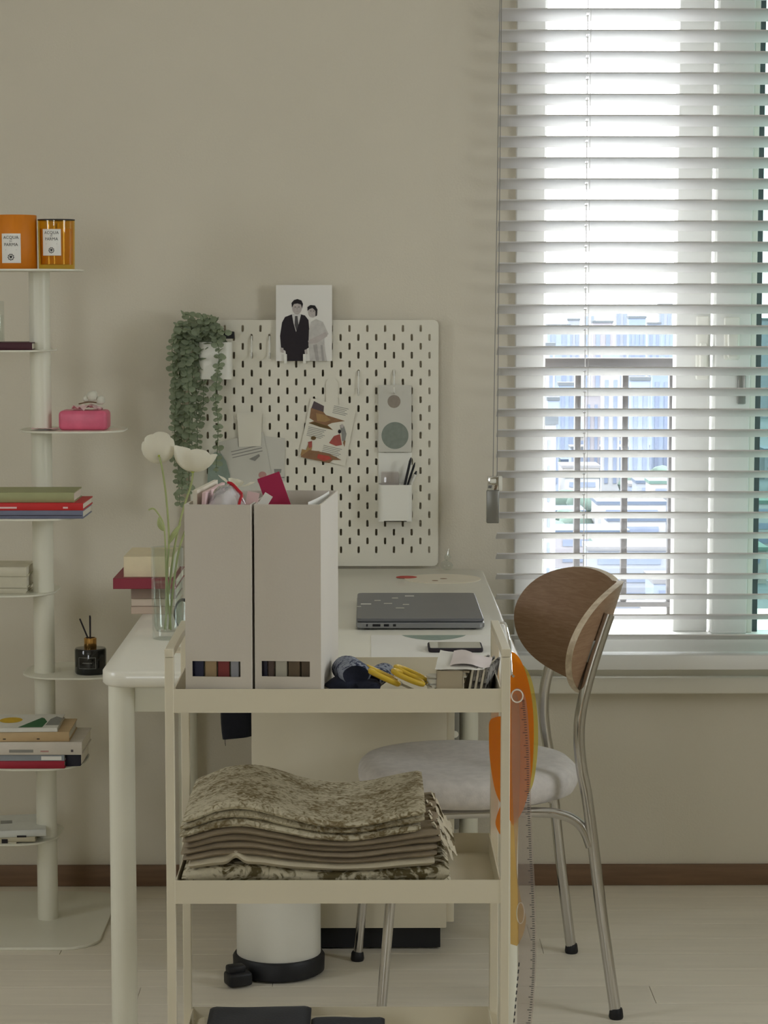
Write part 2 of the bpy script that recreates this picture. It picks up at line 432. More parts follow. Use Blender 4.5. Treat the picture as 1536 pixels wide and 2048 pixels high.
# two latch handles on the stiles
for n, (par, x0, x1, ya, yb, Y) in enumerate(((st, 1392, 1416, 632, 760, 5.19), (sb_, 1448, 1478, 634, 720, 5.155))):
    a, b = at(x0, ya, Y), at(x1, yb, Y)
    h = MB().rbox(a.x, b.x, Y - .010, Y + .001, b.z, a.z, .004).build('latch_plate', 'plastic_white', par)
    MB().rbox(a.x + .006, b.x - .006, Y - .03, Y - .009, (a.z + b.z) / 2 - .045, (a.z + b.z) / 2 + .012, .005,
              M=None).build('latch_lever', 'plastic_white', par)
a, b = at(1475, 750, 5.155), at(1490, 808, 5.155)
MB().rbox(a.x, b.x, 5.147, 5.156, b.z, a.z, .002).build('latch_plate', 'grey_metal', sb_)
# railing outside
rail = thing('balcony_railing', 'dark grey metal railing outside the window pane', 'railing', (at(1220, 1000, 5.44).x, 5.44, W1[2]))
z1_, z2_ = at(1200, 716, 5.42).z, at(1200, 737, 5.42).z
zb1, zb2 = at(1200, 1204, 5.42).z, at(1200, 1214, 5.42).z
MB().rbox(W1[0] - .1, xw(1349, 5.42), 5.42, 5.46, z2_, z1_, .003).build('top_rail', 'rail_dark', rail)
MB().rbox(W1[0] - .1, xw(1349, 5.42), 5.42, 5.46, zb2, zb1, .002).build('bottom_rail', 'rail_dark', rail)
for a, b in ((1055, 1067), (1151, 1163), (1246, 1258), (1340, 1349)):
    MB().rbox(xw(a, 5.425), xw(b, 5.425), 5.425, 5.455, zb1, z2_, .002).build('baluster', 'rail_dark', rail)
for a in (1055, 1340):
    MB().box(xw(a, 5.43), xw(a, 5.43) + .011, 5.43, 5.45, W1[2] - .2, zb2).build('post', 'rail_dark', rail)
struct(MB().rbox(W1[0] - .2, W1[1] + .2, WALL_Y + TH - .02, 5.62, W1[2] - .22, at(1200, 1236, 5.45).z, .004).build('trim_2', 'trim_white', org=(0, 0, 0)))['label'] = 'pale outer window ledge'
# inner ledge: recess, then a moulded board
zs = [at(1250, p, 5.10).z for p in (1341, 1354, 1388)]
mb = MB(); mb.rbox(.20, XR, 5.118, WALL_Y + .004, zs[1] - .004, zs[0] + .03, .002)
mb.rbox(.20, XR, 5.098, WALL_Y + .004, zs[2], zs[1], .004)
struct(mb.build('trim_1', 'trim_white', org=(0, 0, 0)))['label'] = 'cream moulded ledge under the window'

# left window beside the viewer; rear and right ones added as fill light
def plain_window(name, P, parts, label):
    w = bpy.data.objects.new(name, None); w.location = P; C.objects.link(w); ORG[w.name] = Vector(P); struct(w); w['label'] = label
    for nm, b in parts: MB().box(*b).build(nm, 'pane' if nm == 'pane' else 'frame_white', w)
x0, x1, z0, z1 = W2; Y0, Y1 = YB - .12, YB - .06
plain_window('fill_window_rear', (0, YB - .1, z0), [('jamb', (x0, x0 + .05, Y0, Y1, z0, z1)), ('jamb', (x1 - .05, x1, Y0, Y1, z0, z1)), ('head_frame', (x0, x1, Y0, Y1, z1 - .05, z1)),
             ('bottom_frame', (x0, x1, Y0, Y1, z0, z0 + .05)), ('pane', (x0, x1, YB - .092, YB - .088, z0, z1))], 'small window added behind the viewer for fill light')
y0, y1, z0, z1 = W3; X0, X1 = XL - .12, XL - .06
plain_window('window_3', (XL - .1, y0, z0), [('jamb', (X0, X1, y0, y0 + .05, z0, z1)), ('jamb', (X0, X1, y1 - .05, y1, z0, z1)), ('head_frame', (X0, X1, y0, y1, z1 - .05, z1)),
             ('bottom_frame', (X0, X1, y0, y1, z0, z0 + .05)), ('pane', (XL - .092, XL - .088, y0, y1, z0, z1))], 'side window left of the viewer')

y0, y1, z0, z1 = W4; X0, X1 = XR + .06, XR + .12
plain_window('fill_window_right', (XR + .1, y0, z0), [('jamb', (X0, X1, y0, y0 + .05, z0, z1)), ('jamb', (X0, X1, y1 - .05, y1, z0, z1)), ('head_frame', (X0, X1, y0, y1, z1 - .05, z1)),
             ('bottom_frame', (X0, X1, y0, y1, z0, z0 + .05)), ('pane', (XR + .088, XR + .092, y0, y1, z0, z1))], 'side window added for light right of the desk, outside the picture')

# ---- venetian blind
BX0, BX1 = at(997, 500, 5.05).x, 1.5
SW, TILT, BY = .067, math.radians(16), 5.080
zA, zB = at(1200, 17.6, 5.05).z, at(1200, 1310.6, 5.05).z
PITCHZ = (zA - zB) / 31
blind = thing('venetian_blind', 'white venetian blind with open slats over the window', 'blind', ((BX0 + BX1) / 2, BY, zB - .03))
lad = [at(1171, 600, BY).x, 1.22]
def slat_mesh():
    mb = MB(); t = .0028
    def seg(xa, xb, ya, yb):
        n = max(1, int(round((yb - ya) / .012)))
        rings = []
        for k in range(n + 1):
            yy = ya + (yb - ya) * k / n; u = yy / (SW / 2)
            zc = .0022 * (1 - u * u)
            rings.append(yy_ring(xa, xb, yy, zc, t))
        mb.loft(rings, 0, True)
    def yy_ring(xa, xb, yy, zc, t):
        c, s_ = math.cos(TILT), math.sin(TILT)
        def P(x, y_, z_): return Vector((x, y_ * c + z_ * s_, -y_ * s_ + z_ * c))
        return [P(xa, yy, zc - t / 2), P(xb, yy, zc - t / 2), P(xb, yy, zc + t / 2), P(xa, yy, zc + t / 2)]
    xs = [BX0] + [q for L_ in lad for q in (L_ - .0028, L_ + .0028)] + [BX1]
    cx = (BX0 + BX1) / 2
    for k in range(0, len(xs), 2): seg(xs[k] - cx, xs[k + 1] - cx, -SW / 2, SW / 2)
    for L_ in lad:
        seg(L_ - .0028 - cx, L_ + .0028 - cx, -SW / 2, -.009); seg(L_ - .0028 - cx, L_ + .0028 - cx, .009, SW / 2)
    return mb.mesh('slat', 'slat', sharp=30)
sm = slat_mesh()
k = 1
topz = zB
slat_z = []
while True:
    z = zB + k * PITCHZ
    if z > 2.22: break
    slat_z.append(z); k += 1
for z in slat_z:
    o = bpy.data.objects.new('slat', sm); C.objects.link(o); o.parent = blind
    o.location = Vector(((BX0 + BX1) / 2, BY, z - SW / 2 * math.sin(TILT))) - ORG['venetian_blind']
MB().rbox(BX0, BX1, BY - .029, BY + .026, zB - .034, zB, .004).build('bottom_rail', 'frame_white', blind)
MB().rbox(BX0, BX1, BY - .03, BY + .03, 2.235, 2.285, .003).build('head_rail', 'frame_white', blind)
for L_ in lad:
    MB().tube([(L_, BY, zB - .01), (L_ , BY, 2.25)], .0009, 6).build('lift_cord', 'slat', blind)
    for sgn in (-1, 1):
        MB().tube([(L_ + .004, BY + sgn * .0305, zB - .01), (L_ + .004, BY + sgn * .0305, 2.25)], .0005, 5).build('ladder_cord', 'slat', blind)
# pull cords ending in a weight
cw = thing('cord_weight', 'small grey and white cord weight hanging left of the blind', 'cord weight', at(988, 1047, 5.03))
for dx, p0, p1 in ((0, (1000, 0), (986, 956)), (1, (1003, 0), (994, 956))):
    a = at(p0[0], p0[1], 5.03); b = at(p1[0], p1[1], 5.03)
    a = b + (a - b) * (2.24 - b.z) / (a.z - b.z)
    MB().tube([a, b], .0010, 6).build('pull_cord', 'ink_soft', cw)
a, b = at(973, 980, 5.03), at(998, 1046, 5.03)
MB().rbox(a.x, b.x, 5.022, 5.038, b.z, a.z, .0025).build('weight', 'grey_metal', cw)
a2, b2 = at(975, 952, 5.03), at(1000, 981, 5.03)
cl = MB().rbox(a2.x, b2.x, 5.024, 5.037, b2.z, a2.z, .002).build('clip', 'chrome', cw)
MB().rbox(at(997, 950, 5.03).x, at(1004, 980, 5.03).x, 5.020, 5.040, b2.z, a2.z, .002).build('clip_side', 'plastic_white', cl)
MB().rbox(at(979, 960, 5.03).x, at(992, 968, 5.03).x, 5.018, 5.026, at(979, 966, 5.03).z, at(979, 957, 5.03).z, .002).build('clip_button', 'plastic_white', cl)

# ---- the city below
GZ = -58.0
mat('city_ground', (70, 81, 84), .95, var=.25, vscale=.02, col2=(86, 90, 97))
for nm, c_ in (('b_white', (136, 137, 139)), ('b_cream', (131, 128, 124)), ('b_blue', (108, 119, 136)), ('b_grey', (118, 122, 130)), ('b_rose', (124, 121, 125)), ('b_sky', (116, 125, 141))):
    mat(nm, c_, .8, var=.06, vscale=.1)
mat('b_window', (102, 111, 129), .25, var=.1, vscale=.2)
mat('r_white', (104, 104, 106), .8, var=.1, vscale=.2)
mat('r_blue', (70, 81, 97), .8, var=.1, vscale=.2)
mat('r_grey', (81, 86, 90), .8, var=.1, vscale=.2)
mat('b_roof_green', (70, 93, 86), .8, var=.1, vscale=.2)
struct(MB().box(-900, 1500, 60, 4200, GZ - 1, GZ).build('ground', 'city_ground', org=(0, 0, 0)))['label'] = 'distant city ground far below the window'
occupied = []
def tower(px0, px1, ptop, L, m, label, group=None, dep=None, bands=True, roofm=None, vertical=False, name='tower_block', cat='building'):
    a, b = at(px0, ptop, L), at(px1, ptop, L); w = b.x - a.x; H = a.z - GZ; dep = dep or w * .8
    t = thing(name, label, cat, ((a.x + b.x) / 2, L + dep / 2, GZ), group)
    occupied.append(((a.x + b.x) / 2, L, w, dep))
    MB().box(a.x, b.x, L, L + dep, GZ, a.z).build('body', m, t)
    MB().box(a.x - .3, b.x + .3, L - .3, L + dep + .3, a.z - .2, a.z + .9).build('roof', roofm or 'r_grey', t)
    if bands:
        if vertical:
            n = max(2, int(w / 9))
            for k in range(n):
                xa = a.x + w * (k + .3) / n; MB().box(xa, xa + w * .4 / n, L - .25, L + .1, GZ + 3, a.z - 3).build('window_strip', 'b_window', t)
        else:
            n = max(1, int((H - 3) / 3.4)); n = min(n, 16)
            for k in range(n):
                zz = a.z - 2.2 - k * 3.4
                if zz < GZ + 2: break
                MB().box(a.x + .8, b.x - .8, L - .25, L + .1, zz - 1.4, zz).build('window_band', 'b_window', t)
    return t
tower(1084, 1112, 846, 300, 'b_white', 'white striped apartment block at the left of the view, nearest', dep=14)
FT = 'hazy towers on the skyline'
for i, (p0, p1, pt, L, m) in enumerate(((1020, 1082, 640, 1150, 'b_blue'), (1095, 1140, 652, 1100, 'b_sky'), (1136, 1160, 640, 1300, 'b_grey'), (1166, 1192, 622, 1400, 'b_white'),
        (1186, 1226, 645, 1050, 'b_rose'), (1232, 1256, 616, 1500, 'b_grey'), (1258, 1292, 636, 1000, 'b_blue'), (1296, 1322, 648, 1200, 'b_sky'), (1318, 1345, 610, 1450, 'b_grey'),
        (1326, 1362, 655, 980, 'b_blue'), (1370, 1420, 640, 1100, 'b_white'), (1430, 1480, 630, 1200, 'b_sky'), (1500, 1560, 640, 1150, 'b_grey'), (1080, 1110, 690, 900, 'b_white'), (1205, 1240, 700, 860, 'b_sky'),
        (280, 350, 640, 1100, 'b_sky'), (380, 430, 630, 1250, 'b_grey'), (470, 540, 645, 1000, 'b_blue'), (560, 620, 625, 1300, 'b_white'), (640, 700, 640, 1050, 'b_sky'), (730, 790, 620, 1350, 'b_grey'), (810, 880, 650, 950, 'b_blue'), (910, 970, 635, 1200, 'b_rose'),
        (1580, 1650, 630, 1200, 'b_blue'), (1680, 1740, 645, 1000, 'b_sky'), (1770, 1830, 620, 1300, 'b_grey'), (1860, 1930, 640, 1100, 'b_white'), (1960, 2030, 630, 1250, 'b_blue'))):
    tower(p0, p1, pt, L, m, 'pale tower block on the hazy skyline', FT, vertical=True)
for i, (p0, p1, pt, L, m) in enumerate(((1118, 1150, 770, 760, 'b_blue'), (1096, 1118, 800, 700, 'b_sky'), (1170, 1200, 790, 720, 'b_rose'), (1205, 1240, 740, 700, 'b_white'), (1262, 1300, 760, 680, 'b_sky'), (1305, 1342, 745, 740, 'b_blue'), (1350, 1400, 760, 700, 'b_white'), (1040, 1080, 780, 640, 'b_grey'))):
    tower(p0, p1, pt, L, m, 'mid rise block standing before the skyline towers', 'mid rise blocks', vertical=True)
lr = random.Random(11)
for i in range(240):
    L = lr.uniform(330, 860); px = lr.uniform(1010, 1500) if i < 130 else lr.uniform(250, 1010) if i < 190 else lr.uniform(1500, 2100); w = lr.uniform(8, 20); H = lr.uniform(5, 14); dp = lr.uniform(9, 16)
    x = at(px, 900, L).x
    if any(abs(x - q[0]) < (w + q[2]) / 2 + 1 and abs(L + dp / 2 - q[1] - q[3] / 2) < (dp + q[3]) / 2 + 2 for q in occupied): continue
    occupied.append((x, L + 0, w, dp))
    t = thing('low_house', 'small pale low rise building in the city below', 'building', (x, L + dp / 2, GZ), 'low rise buildings far below')
    mname = lr.choice(('b_white', 'b_cream', 'b_grey', 'b_rose', 'b_white', 'b_sky'))
    MB().box(x - w / 2, x + w / 2, L, L + dp, GZ, GZ + H).build('body', mname, t)
    MB().box(x - w / 2 - .3, x + w / 2 + .3, L - .3, L + dp + .3, GZ + H, GZ + H + .8).build('roof', lr.choice(('b_roof_green', 'r_white', 'r_grey', 'r_blue')), t)
    for kz in range(int(H / 3.4)):
        MB().box(x - w * .38, x + w * .38, L - .2, L + .1, GZ + H - 2.6 - kz * 3.4, GZ + H - 1.2 - kz * 3.4).build('window_band', 'b_window', t)
mat('tree_green', (86, 104, 95), .95, var=.4, vscale=.3)
for i in range(26):
    L = lr.uniform(380, 820); px = lr.uniform(1030, 1460); x = at(px, 900, L).x
    if any(abs(x - q[0]) < q[2] / 2 + 4 and abs(L - q[1] - q[3] / 2) < q[3] / 2 + 5 for q in occupied): continue
    occupied.append((x, L - 4, 8, 8))
    t = thing('street_tree', 'round green tree between the low buildings outside', 'tree', (x, L, GZ), 'trees in the city below')
    bm = bmesh.new(); bmesh.ops.create_icosphere(bm, subdivisions=2, radius=1); mb = MB()
    R = lr.uniform(3, 5)
    V = [Vector((x + v.co.x * R * (1 + .25 * noise.noise(v.co * 2.1 + Vector((i, 0, 0)))), L + v.co.y * R, GZ + 5.5 + v.co.z * R * .85)) for v in bm.verts]
    bm.verts.index_update(); mb.add(V, [[v.index for v in f.verts] for f in bm.faces], 0, True); bm.free()
    mb.build('crown', 'tree_green', t); MB().cyl((x, L, GZ), (x, L, GZ + 4), .4, n=6).build('trunk', 'baseboard', t)

# ================================================================== FURNITURE
# ---- desk
DZ, DX0, DX1, DY0, DY1 = .742, -.437, .259, 3.675, 5.10
desk = thing('desk', 'long white desk with round legs standing end on against the wall', 'desk', ((DX0 + DX1) / 2, (DY0 + DY1) / 2, 0))
top = MB().slab(rrect(DX0, DX1, DY0, DY1, .045, 8), DZ - .027, DZ, b=.004, smooth=True).build('tabletop', 'desk_white', desk, sharp=50)
LR = .0215
for lx in (DX0 + .010 + LR, DX1 - .010 - LR):
    for ly in (DY0 + .012 + LR, DY1 - .012 - LR):
        lg = MB().cyl((lx, ly, .008), (lx, ly, DZ - .027), LR, n=28).build('leg', 'white_metal', desk)
        MB().cyl((lx, ly, 0), (lx, ly, .008), LR * .8, n=20).build('foot', 'black_plastic', lg)
ax0, ax1, ay0, ay1 = DX0 + .03, DX1 - .03, DY0 + .035, DY1 - .035
for b in ((ax0, ax1, ay0, ay0 + .016), (ax0, ax1, ay1 - .016, ay1), (ax0, ax0 + .016, ay0, ay1), (ax1 - .016, ax1, ay0, ay1)):
    MB().rbox(*b, DZ - .073, DZ - .0265, .002).build('apron', 'white_metal', desk)
# metal fitting beside the far right leg
bl = at(909, 1475, 5.045)
br = MB().rbox(at(899, 1475, 5.04).x, at(919, 1475, 5.04).x, 5.03, 5.055, .16, DZ - .075, .004).build('leg_fitting', 'grey_metal', desk)
br['label'] = 'dark metal fitting beside the far leg'
MB().cyl((bl.x, 5.032, at(909, 1467, 5.03).z), (bl.x, 5.02, at(909, 1467, 5.03).z), .008, n=16).build('screw_knob', 'chrome', br)

# ---- drawer cabinet under the desk
ca, cb = on(505, 1857, .05), on(893, 1857, .05)
cab = thing('drawer_cabinet', 'plain white box cabinet standing under the desk', 'cabinet', ((ca.x + cb.x) / 2, ca.y + .22, 0))
MB().rbox(ca.x, cb.x, ca.y, ca.y + .42, .05, .60, .002).build('body', 'cream_metal', cab)
MB().box(ca.x + .01, cb.x - .012, ca.y + .02, ca.y + .40, .004, .05).build('plinth', 'black_plastic', cab)
for k in range(3):
    d = MB().rbox(cb.x - .001, cb.x + .016, ca.y + .01, ca.y + .41, .06 + k * .18, .232 + k * .18, .002).build('drawer_front', 'cream_metal', cab)
    MB().rbox(cb.x + .015, cb.x + .026, ca.y + .15, ca.y + .27, .19 + k * .18, .20 + k * .18, .002).build('pull', 'grey_metal', d)
# ---- black pouch hanging left of the cabinet
pa, pb = at(438, 1420, 4.70), at(515, 1474, 4.70)
bag = thing('black_pouch', 'small black fabric pouch hanging under the desk beside the cabinet', 'bag', ((pa.x + ca.x) / 2, 4.70, pb.z))
xr = pb.x
def pouch(u, v):
    a = 2 * math.pi * u; w = (xr - pa.x) / 2; zc = pb.z + (pa.z + .06 - pb.z) * v
    f = (1 - .18 * (1 - v) ** 3) * (1 - .1 * v)
    return Vector(((pa.x + xr) / 2 + w * f * math.copysign(abs(math.cos(a)) ** .7, math.cos(a)), 4.70 + .02 * f * math.sin(a) + .002 * math.sin(9 * u + 5 * v), zc + .004 * math.cos(a) * (1 - v)))
mb = MB().grid(pouch, 28, 8); mb.add([pouch(i / 28, 0) for i in range(28)], [tuple(range(28))]); mb.add([pouch(i / 28, 1) for i in range(28)], [tuple(range(28))])
mb.build('pouch_body', 'black_cloth', bag)
for xx in (pa.x + .02, xr - .02):
    MB().box(xx - .004, xx + .004, 4.697, 4.703, pa.z + .05, DZ - .0265).build('strap', 'black_cloth', bag)
p = at(450, 1472, 4.69)
MB().tube([p, p + Vector((0, 0, -.012)), p + Vector((.001, 0, -.021))], .0006, 5).build('loose_thread', 'black_cloth', bag)

# ---- pedal bin
bc = on(557, 1948, 0); bR = .0845
binn = thing('pedal_bin', 'white cylindrical waste bin with black base and pedal under the desk', 'bin', (bc.x, bc.y + .02, 0))
bx_, by_ = bc.x, bc.y + .02
MB().lathe([(bR - .003, .03), (bR, .035), (bR, .285), (bR - .002, .292)], bx_, by_, 48).build('body', 'plastic_white', binn)
MB().lathe([(bR + .001, .290), (bR + .002, .300), (bR - .006, .318), (bR - .04, .328), (.004, .331)], bx_, by_, 40).build('lid', 'plastic_white', binn)
base = MB().lathe([(bR + .001, .002), (bR + .007, .006), (bR + .008, .034), (bR + .004, .040), (bR - .002, .041)], bx_, by_, 48).build('base_ring', 'black_plastic', binn)
pp = on(472, 1962, .012)
Mx = Matrix.Translation(Vector((pp.x, pp.y, 0))) @ Matrix.Rotation(math.radians(24), 4, 'Z')
mb = MB().rbox(-.019, .030, -.016, .022, .003, .030, .006, 3, M=Mx); mb.rbox(-.016, .02, -.006, .02, .026, .043, .005, 2, M=Mx)
mb.build('pedal', 'black_plastic', base)

# ---- trolley
TX0, TX1, TY0, TY1, PT = -.2965, .2085, 3.29, 3.59, .0130
TIERS = ((.744, .779), (.459, .494), (.174, .209))
trol = thing('utility_trolley', 'cream metal three tier trolley in front of the desk', 'trolley', ((TX0 + TX1) / 2, (TY0 + TY1) / 2, 0))
for x0 in (TX0, TX1 - PT):
    for yy in (TY0, TY1 - .016):
        ps = MB().rbox(x0, x0 + PT, yy, yy + .016, .055, .8255, .0008, 1, smooth=False).build('post', 'cream_metal', trol)
        cx = x0 + PT / 2; cw_ = MB().cyl((cx - .009, yy + .008, .024), (cx + .009, yy + .008, .024), .024, n=20)
        w_ = cw_.build('caster', 'black_plastic', ps)
        MB().box(cx - .011, cx + .011, yy + .002, yy + .014, .024, .056).build('caster_fork', 'grey_metal', ps)
    MB().rbox(x0, x0 + PT, TY0, TY1, .826, .838, .0008, 1, smooth=False).build('handle', 'cream_metal', trol)
for z0, z1 in TIERS:
    a, b, c, d, t = TX0 + PT, TX1 - PT, TY0 + .001, TY1 - .001, .0016
    mb = MB(); mb.box(a + t, b - t, c + t, d - t, z0 + .0004, z0 + .003)
    mb.box(a, b, c, c + t, z0, z1); mb.box(a, b, d - t, d, z0, z1); mb.box(a, a + t, c + t, d - t, z0, z1); mb.box(b - t, b, c + t, d - t, z0, z1)
    mb.build('tray', 'cream_metal', trol)

# ---- chair: own axes, +x backwards, +y to its right hand, origin on the floor under the seat
CH = Vector((.222, 4.367, 0))
chair = thing('desk_chair', 'chrome chair with grey padded seat and curved walnut backrest', 'chair', CH, rz=math.radians(6.0))
def cl_(p): return p                                # the chair's parts are given in its own axes
ORG[chair.name] = Vector((0, 0, 0))
def seat_out(t, k=1.0):
    c, s_ = math.cos(t), math.sin(t)
    x = .212 * math.copysign(abs(c) ** .80, c) * k
    w = .215 - .035 * max(0, x) / .212 - (.02 if x < 0 else 0) * (x / .212) ** 2
    return x - .028, w * math.copysign(abs(s_) ** .80, s_) * k
prof = [(.60, .396), (.88, .398), (.96, .404), (.995, .418), (1.0, .434), (.985, .446), (.94, .455), (.80, .460), (.55, .459), (.25, .456), (.02, .455)]
rings = [[Vector((*seat_out(2 * math.pi * i / 56, k), z + (.004 * (seat_out(2 * math.pi * i / 56, k)[0] < -.1)) * 0)) for i in range(56)] for k, z in prof]
MB().loft(rings, 0, True).build('seat', 'grey_wool', chair, sharp=70)
BACK_TURN = math.radians(4)
def back_pt(u, w, off=0.):                           # u across, w up (-1..1): a bent shell leaning back
    zt = (.084 + .012 * math.sin(math.pi / 2 * min(1, abs(u) / .6))) * max(0, 1 - abs(u) ** 4.5) ** .5
    zb = (.122 - .012 * abs(u)) * max(0, 1 - abs(u) ** 4.0) ** .55
    z = .718 + (zt if w > 0 else zb) * w
    x = -.117 * abs(u) ** 1.9
    y = .206 * u
    nx, ny = 1.0, .117 * 1.9 * abs(u) ** .9 * math.copysign(1, u) / .206
    ln = math.hypot(nx, ny)
    x += off * nx / ln; y += off * ny / ln
    c, s_ = math.cos(BACK_TURN), math.sin(BACK_TURN)
    return Vector((.224 + x * c - y * s_ + (z - .70) * .30, x * s_ + y * c, z + .05 * y))
NU, NW = 44, 12
def ucoord(i): return math.sin((i / NU - .5) * math.pi) * .9995
mb = MB(); T = .0135
inner = [[back_pt(ucoord(i), 2 * j / NW - 1, 0) for j in range(NW + 1)] for i in range(NU + 1)]
outer = [[back_pt(ucoord(i), 2 * j / NW - 1, T) for j in range(NW + 1)] for i in range(NU + 1)]
idx = lambda i, j: i * (NW + 1) + j
qf = [(idx(i, j), idx(i + 1, j), idx(i + 1, j + 1), idx(i, j + 1)) for i in range(NU) for j in range(NW)]
mb.add([p for r in inner for p in r], qf, 0, True); mb.add([p for r in outer for p in r], qf, 0, True)
for j in (0, NW):
    mb.add([inner[i][j] for i in range(NU + 1)] + [outer[i][j] for i in range(NU + 1)], [(i, i + 1, i + 2 + NU, i + 1 + NU) for i in range(NU)], 1, True)
for i in (0, NU):
    mb.add(inner[i] + outer[i], [(j, j + 1, j + 2 + NW, j + 1 + NW) for j in range(NW)], 1, True)
mb.build('backrest', ['walnut', 'ply_edge'], chair, sharp=50)
for sg in (-1, 1):
    P = spline([(.222, sg * .217, .012), (.196, sg * .205, .20), (.172, sg * .192, .40), (.160, sg * .186, .47), (.155, sg * .183, .526), (.160, sg * .178, .583), (.184, sg * .166, .668), (.216, sg * .155, .757)], 8)
    bl_ = MB().tube(P, .0108, 14).build('back_leg', 'steel', chair)
    MB().lathe([(.0125, 0), (.014, .004), (.0125, .016), (.011, .02)], .223, sg * .2175, 16).build('glide', 'black_plastic', bl_)
    P = spline([(-.222, sg * .212, .012), (-.205, sg * .200, .20), (-.188, sg * .186, .345), (-.176, sg * .178, .377), (-.145, sg * .170, .3865), (.06, sg * .166, .3865), (.125, sg * .176, .382), (.160, sg * .188, .362), (.176, sg * .197, .325)], 8)
    fl = MB().tube(P, .0095, 14).build('front_leg', 'steel', chair)
    MB().lathe([(.0125, 0), (.014, .004), (.0125, .016), (.010, .02)], -.2225, sg * .2125, 16).build('glide', 'black_plastic', fl)
    q = back_pt(sg * .62, .1, T)
    MB().rbox(.166, .194, sg * .160 - .006, sg * .160 + .006, .668, .71, .002, M=None).build('backrest_bracket', 'grey_metal', chair)
MB().tube([(.05, -.17, .3865), (.05, .17, .3865)], .008, 10).build('cross_tube', 'steel', chair)
MB().tube([(-.12, -.172, .3865), (-.12, .172, .3865)], .008, 10).build('cross_tube', 'steel', chair)

# ---- spiral tower shelf
PX, PY = -.696, 4.86
tow = thing('tower_shelf', 'white metal tower shelf with staggered round plates on one pole', 'shelf', (PX, PY, 0))
bp_ = MB().slab(rrect(PX - .235, at(216, 1850, 4.83).x, on(100, 1901, 0).y, 5.085, .075, 10), 0.0, .006, b=.0012).build('base_plate', 'white_metal', tow)
offs = {'m': (-.010, -.088), 'l': (-.085, .035), 'r': (.066, .030)}
shelf_top = []
for k, (py, kind) in enumerate(((540, 'm'), (703, 'l'), (866, 'r'), (1041, 'm'), (1194, 'l'), (1359, 'r'), (1541, 'm'), (1691, 'l'))):
    cx, cyy = PX + offs[kind][0], PY + offs[kind][1]; hw = .112
    z = at(84, py, cyy - hw).z
    MB().slab(rrect(cx - hw, cx + hw, cyy - hw, cyy + hw, .085, 10), z - .0015, z + .0025, b=.0008).build('shelf_plate', 'white_metal', tow)
    shelf_top.append((z + .0025, cx, cyy))
MB().cyl((PX, PY, .006), (PX, PY, shelf_top[0][0] - .004), .0222, n=32).build('pole', 'white_metal', tow)

# ================================================================== PEGBOARD AND WHAT HANGS ON IT
PGY = 5.134                                          # front face of the board
a, b = at(380, 640, PGY), at(876, 1135, PGY)
PGX1, PGZ1 = b.x, a.z; PGX0, PGZ0 = PGX1 - .56, max(PGZ1 - .56, DZ + .002)
peg = thing('pegboard', 'white square pegboard with slot holes mounted on the wall', 'pegboard', ((PGX0 + PGX1) / 2, PGY, PGZ0))
def pegboard_mesh():
    mb = MB(); t = .005
    hx0 = at(699, 657, PGY).x; hz0 = at(699, 657, PGY).z       # one hole centre fixes the grid
    px, pz = .04, .02
    # cells of 20 x 20 mm, a slot in every other one
    i0 = math.ceil((PGX0 + .010 - (hx0 - .01)) / .02); i1 = math.floor((PGX1 - .008 - (hx0 - .01)) / .02)
    j0 = math.ceil((PGZ0 + .008 - (hz0 - .01)) / .02); j1 = math.floor((PGZ1 - .008 - (hz0 - .01)) / .02)
    X = lambda i: hx0 - .01 + i * .02
    Z = lambda j: hz0 - .01 + j * .02
    for Yv in (PGY, PGY + t):
        for i in range(i0, i1):
            for j in range(j0, j1):
                x0, x1, z0, z1 = X(i), X(i + 1), Z(j), Z(j + 1)
                if (i + j) % 2 == 0:
                    cx, cz = (x0 + x1) / 2, (z0 + z1) / 2; hw, hh, c = .0026, .0076, .0013
                    o = [(x0, z0), (x1, z0), (x1, z1), (x0, z1)]
                    n = [(cx - hw + c, cz - hh), (cx + hw - c, cz - hh), (cx + hw, cz - hh + c), (cx + hw, cz + hh - c), (cx + hw - c, cz + hh), (cx - hw + c, cz + hh), (cx - hw, cz + hh - c), (cx - hw, cz - hh + c)]
                    V = [(p[0], Yv, p[1]) for p in o + n]
                    mb.add(V, [(0, 1, 5, 4), (1, 6, 5), (1, 2, 7, 6), (2, 8, 7), (2, 3, 9, 8), (3, 10, 9), (3, 0, 11, 10), (0, 4, 11)])
                    if Yv == PGY:
                        R = [(p[0], PGY, p[1]) for p in n] + [(p[0], PGY + t, p[1]) for p in n]
                        mb.add(R, [(k, (k + 1) % 8, (k + 1) % 8 + 8, k + 8) for k in range(8)])
                else:
                    mb.add([(x0, Yv, z0), (x1, Yv, z0), (x1, Yv, z1), (x0, Yv, z1)], [(0, 1, 2, 3)])
    # border with rounded corners: stitched from the grid rectangle to the outline
    gx0, gx1, gz0, gz1 = X(i0), X(i1), Z(j0), Z(j1)
    out = rrect(PGX0, PGX1, PGZ0, PGZ1, .012, 6)
    for Yv in (PGY, PGY + t):
        O = [(p[0], Yv, p[1]) for p in out]; m = len(O)
        G = []
        for p in out: G.append((min(max(p[0], gx0), gx1), Yv, min(max(p[1], gz0), gz1)))
        for k in range(m):
            q = (k + 1) % m
            f = [O[k], O[q], G[q], G[k]]
            if (Vector(G[k]) - Vector(G[q])).length < 1e-7: mb.add(f[:3], [(0, 1, 2)])
            else: mb.add(f, [(0, 1, 2, 3)])
    R = [(p[0], PGY, p[1]) for p in out] + [(p[0], PGY + t, p[1]) for p in out]; m = len(out)
    mb.add(R, [(k, (k + 1) % m, (k + 1) % m + m, k + m) for k in range(m)])
    return mb
pegboard_mesh().build('board', 'peg_white', peg)
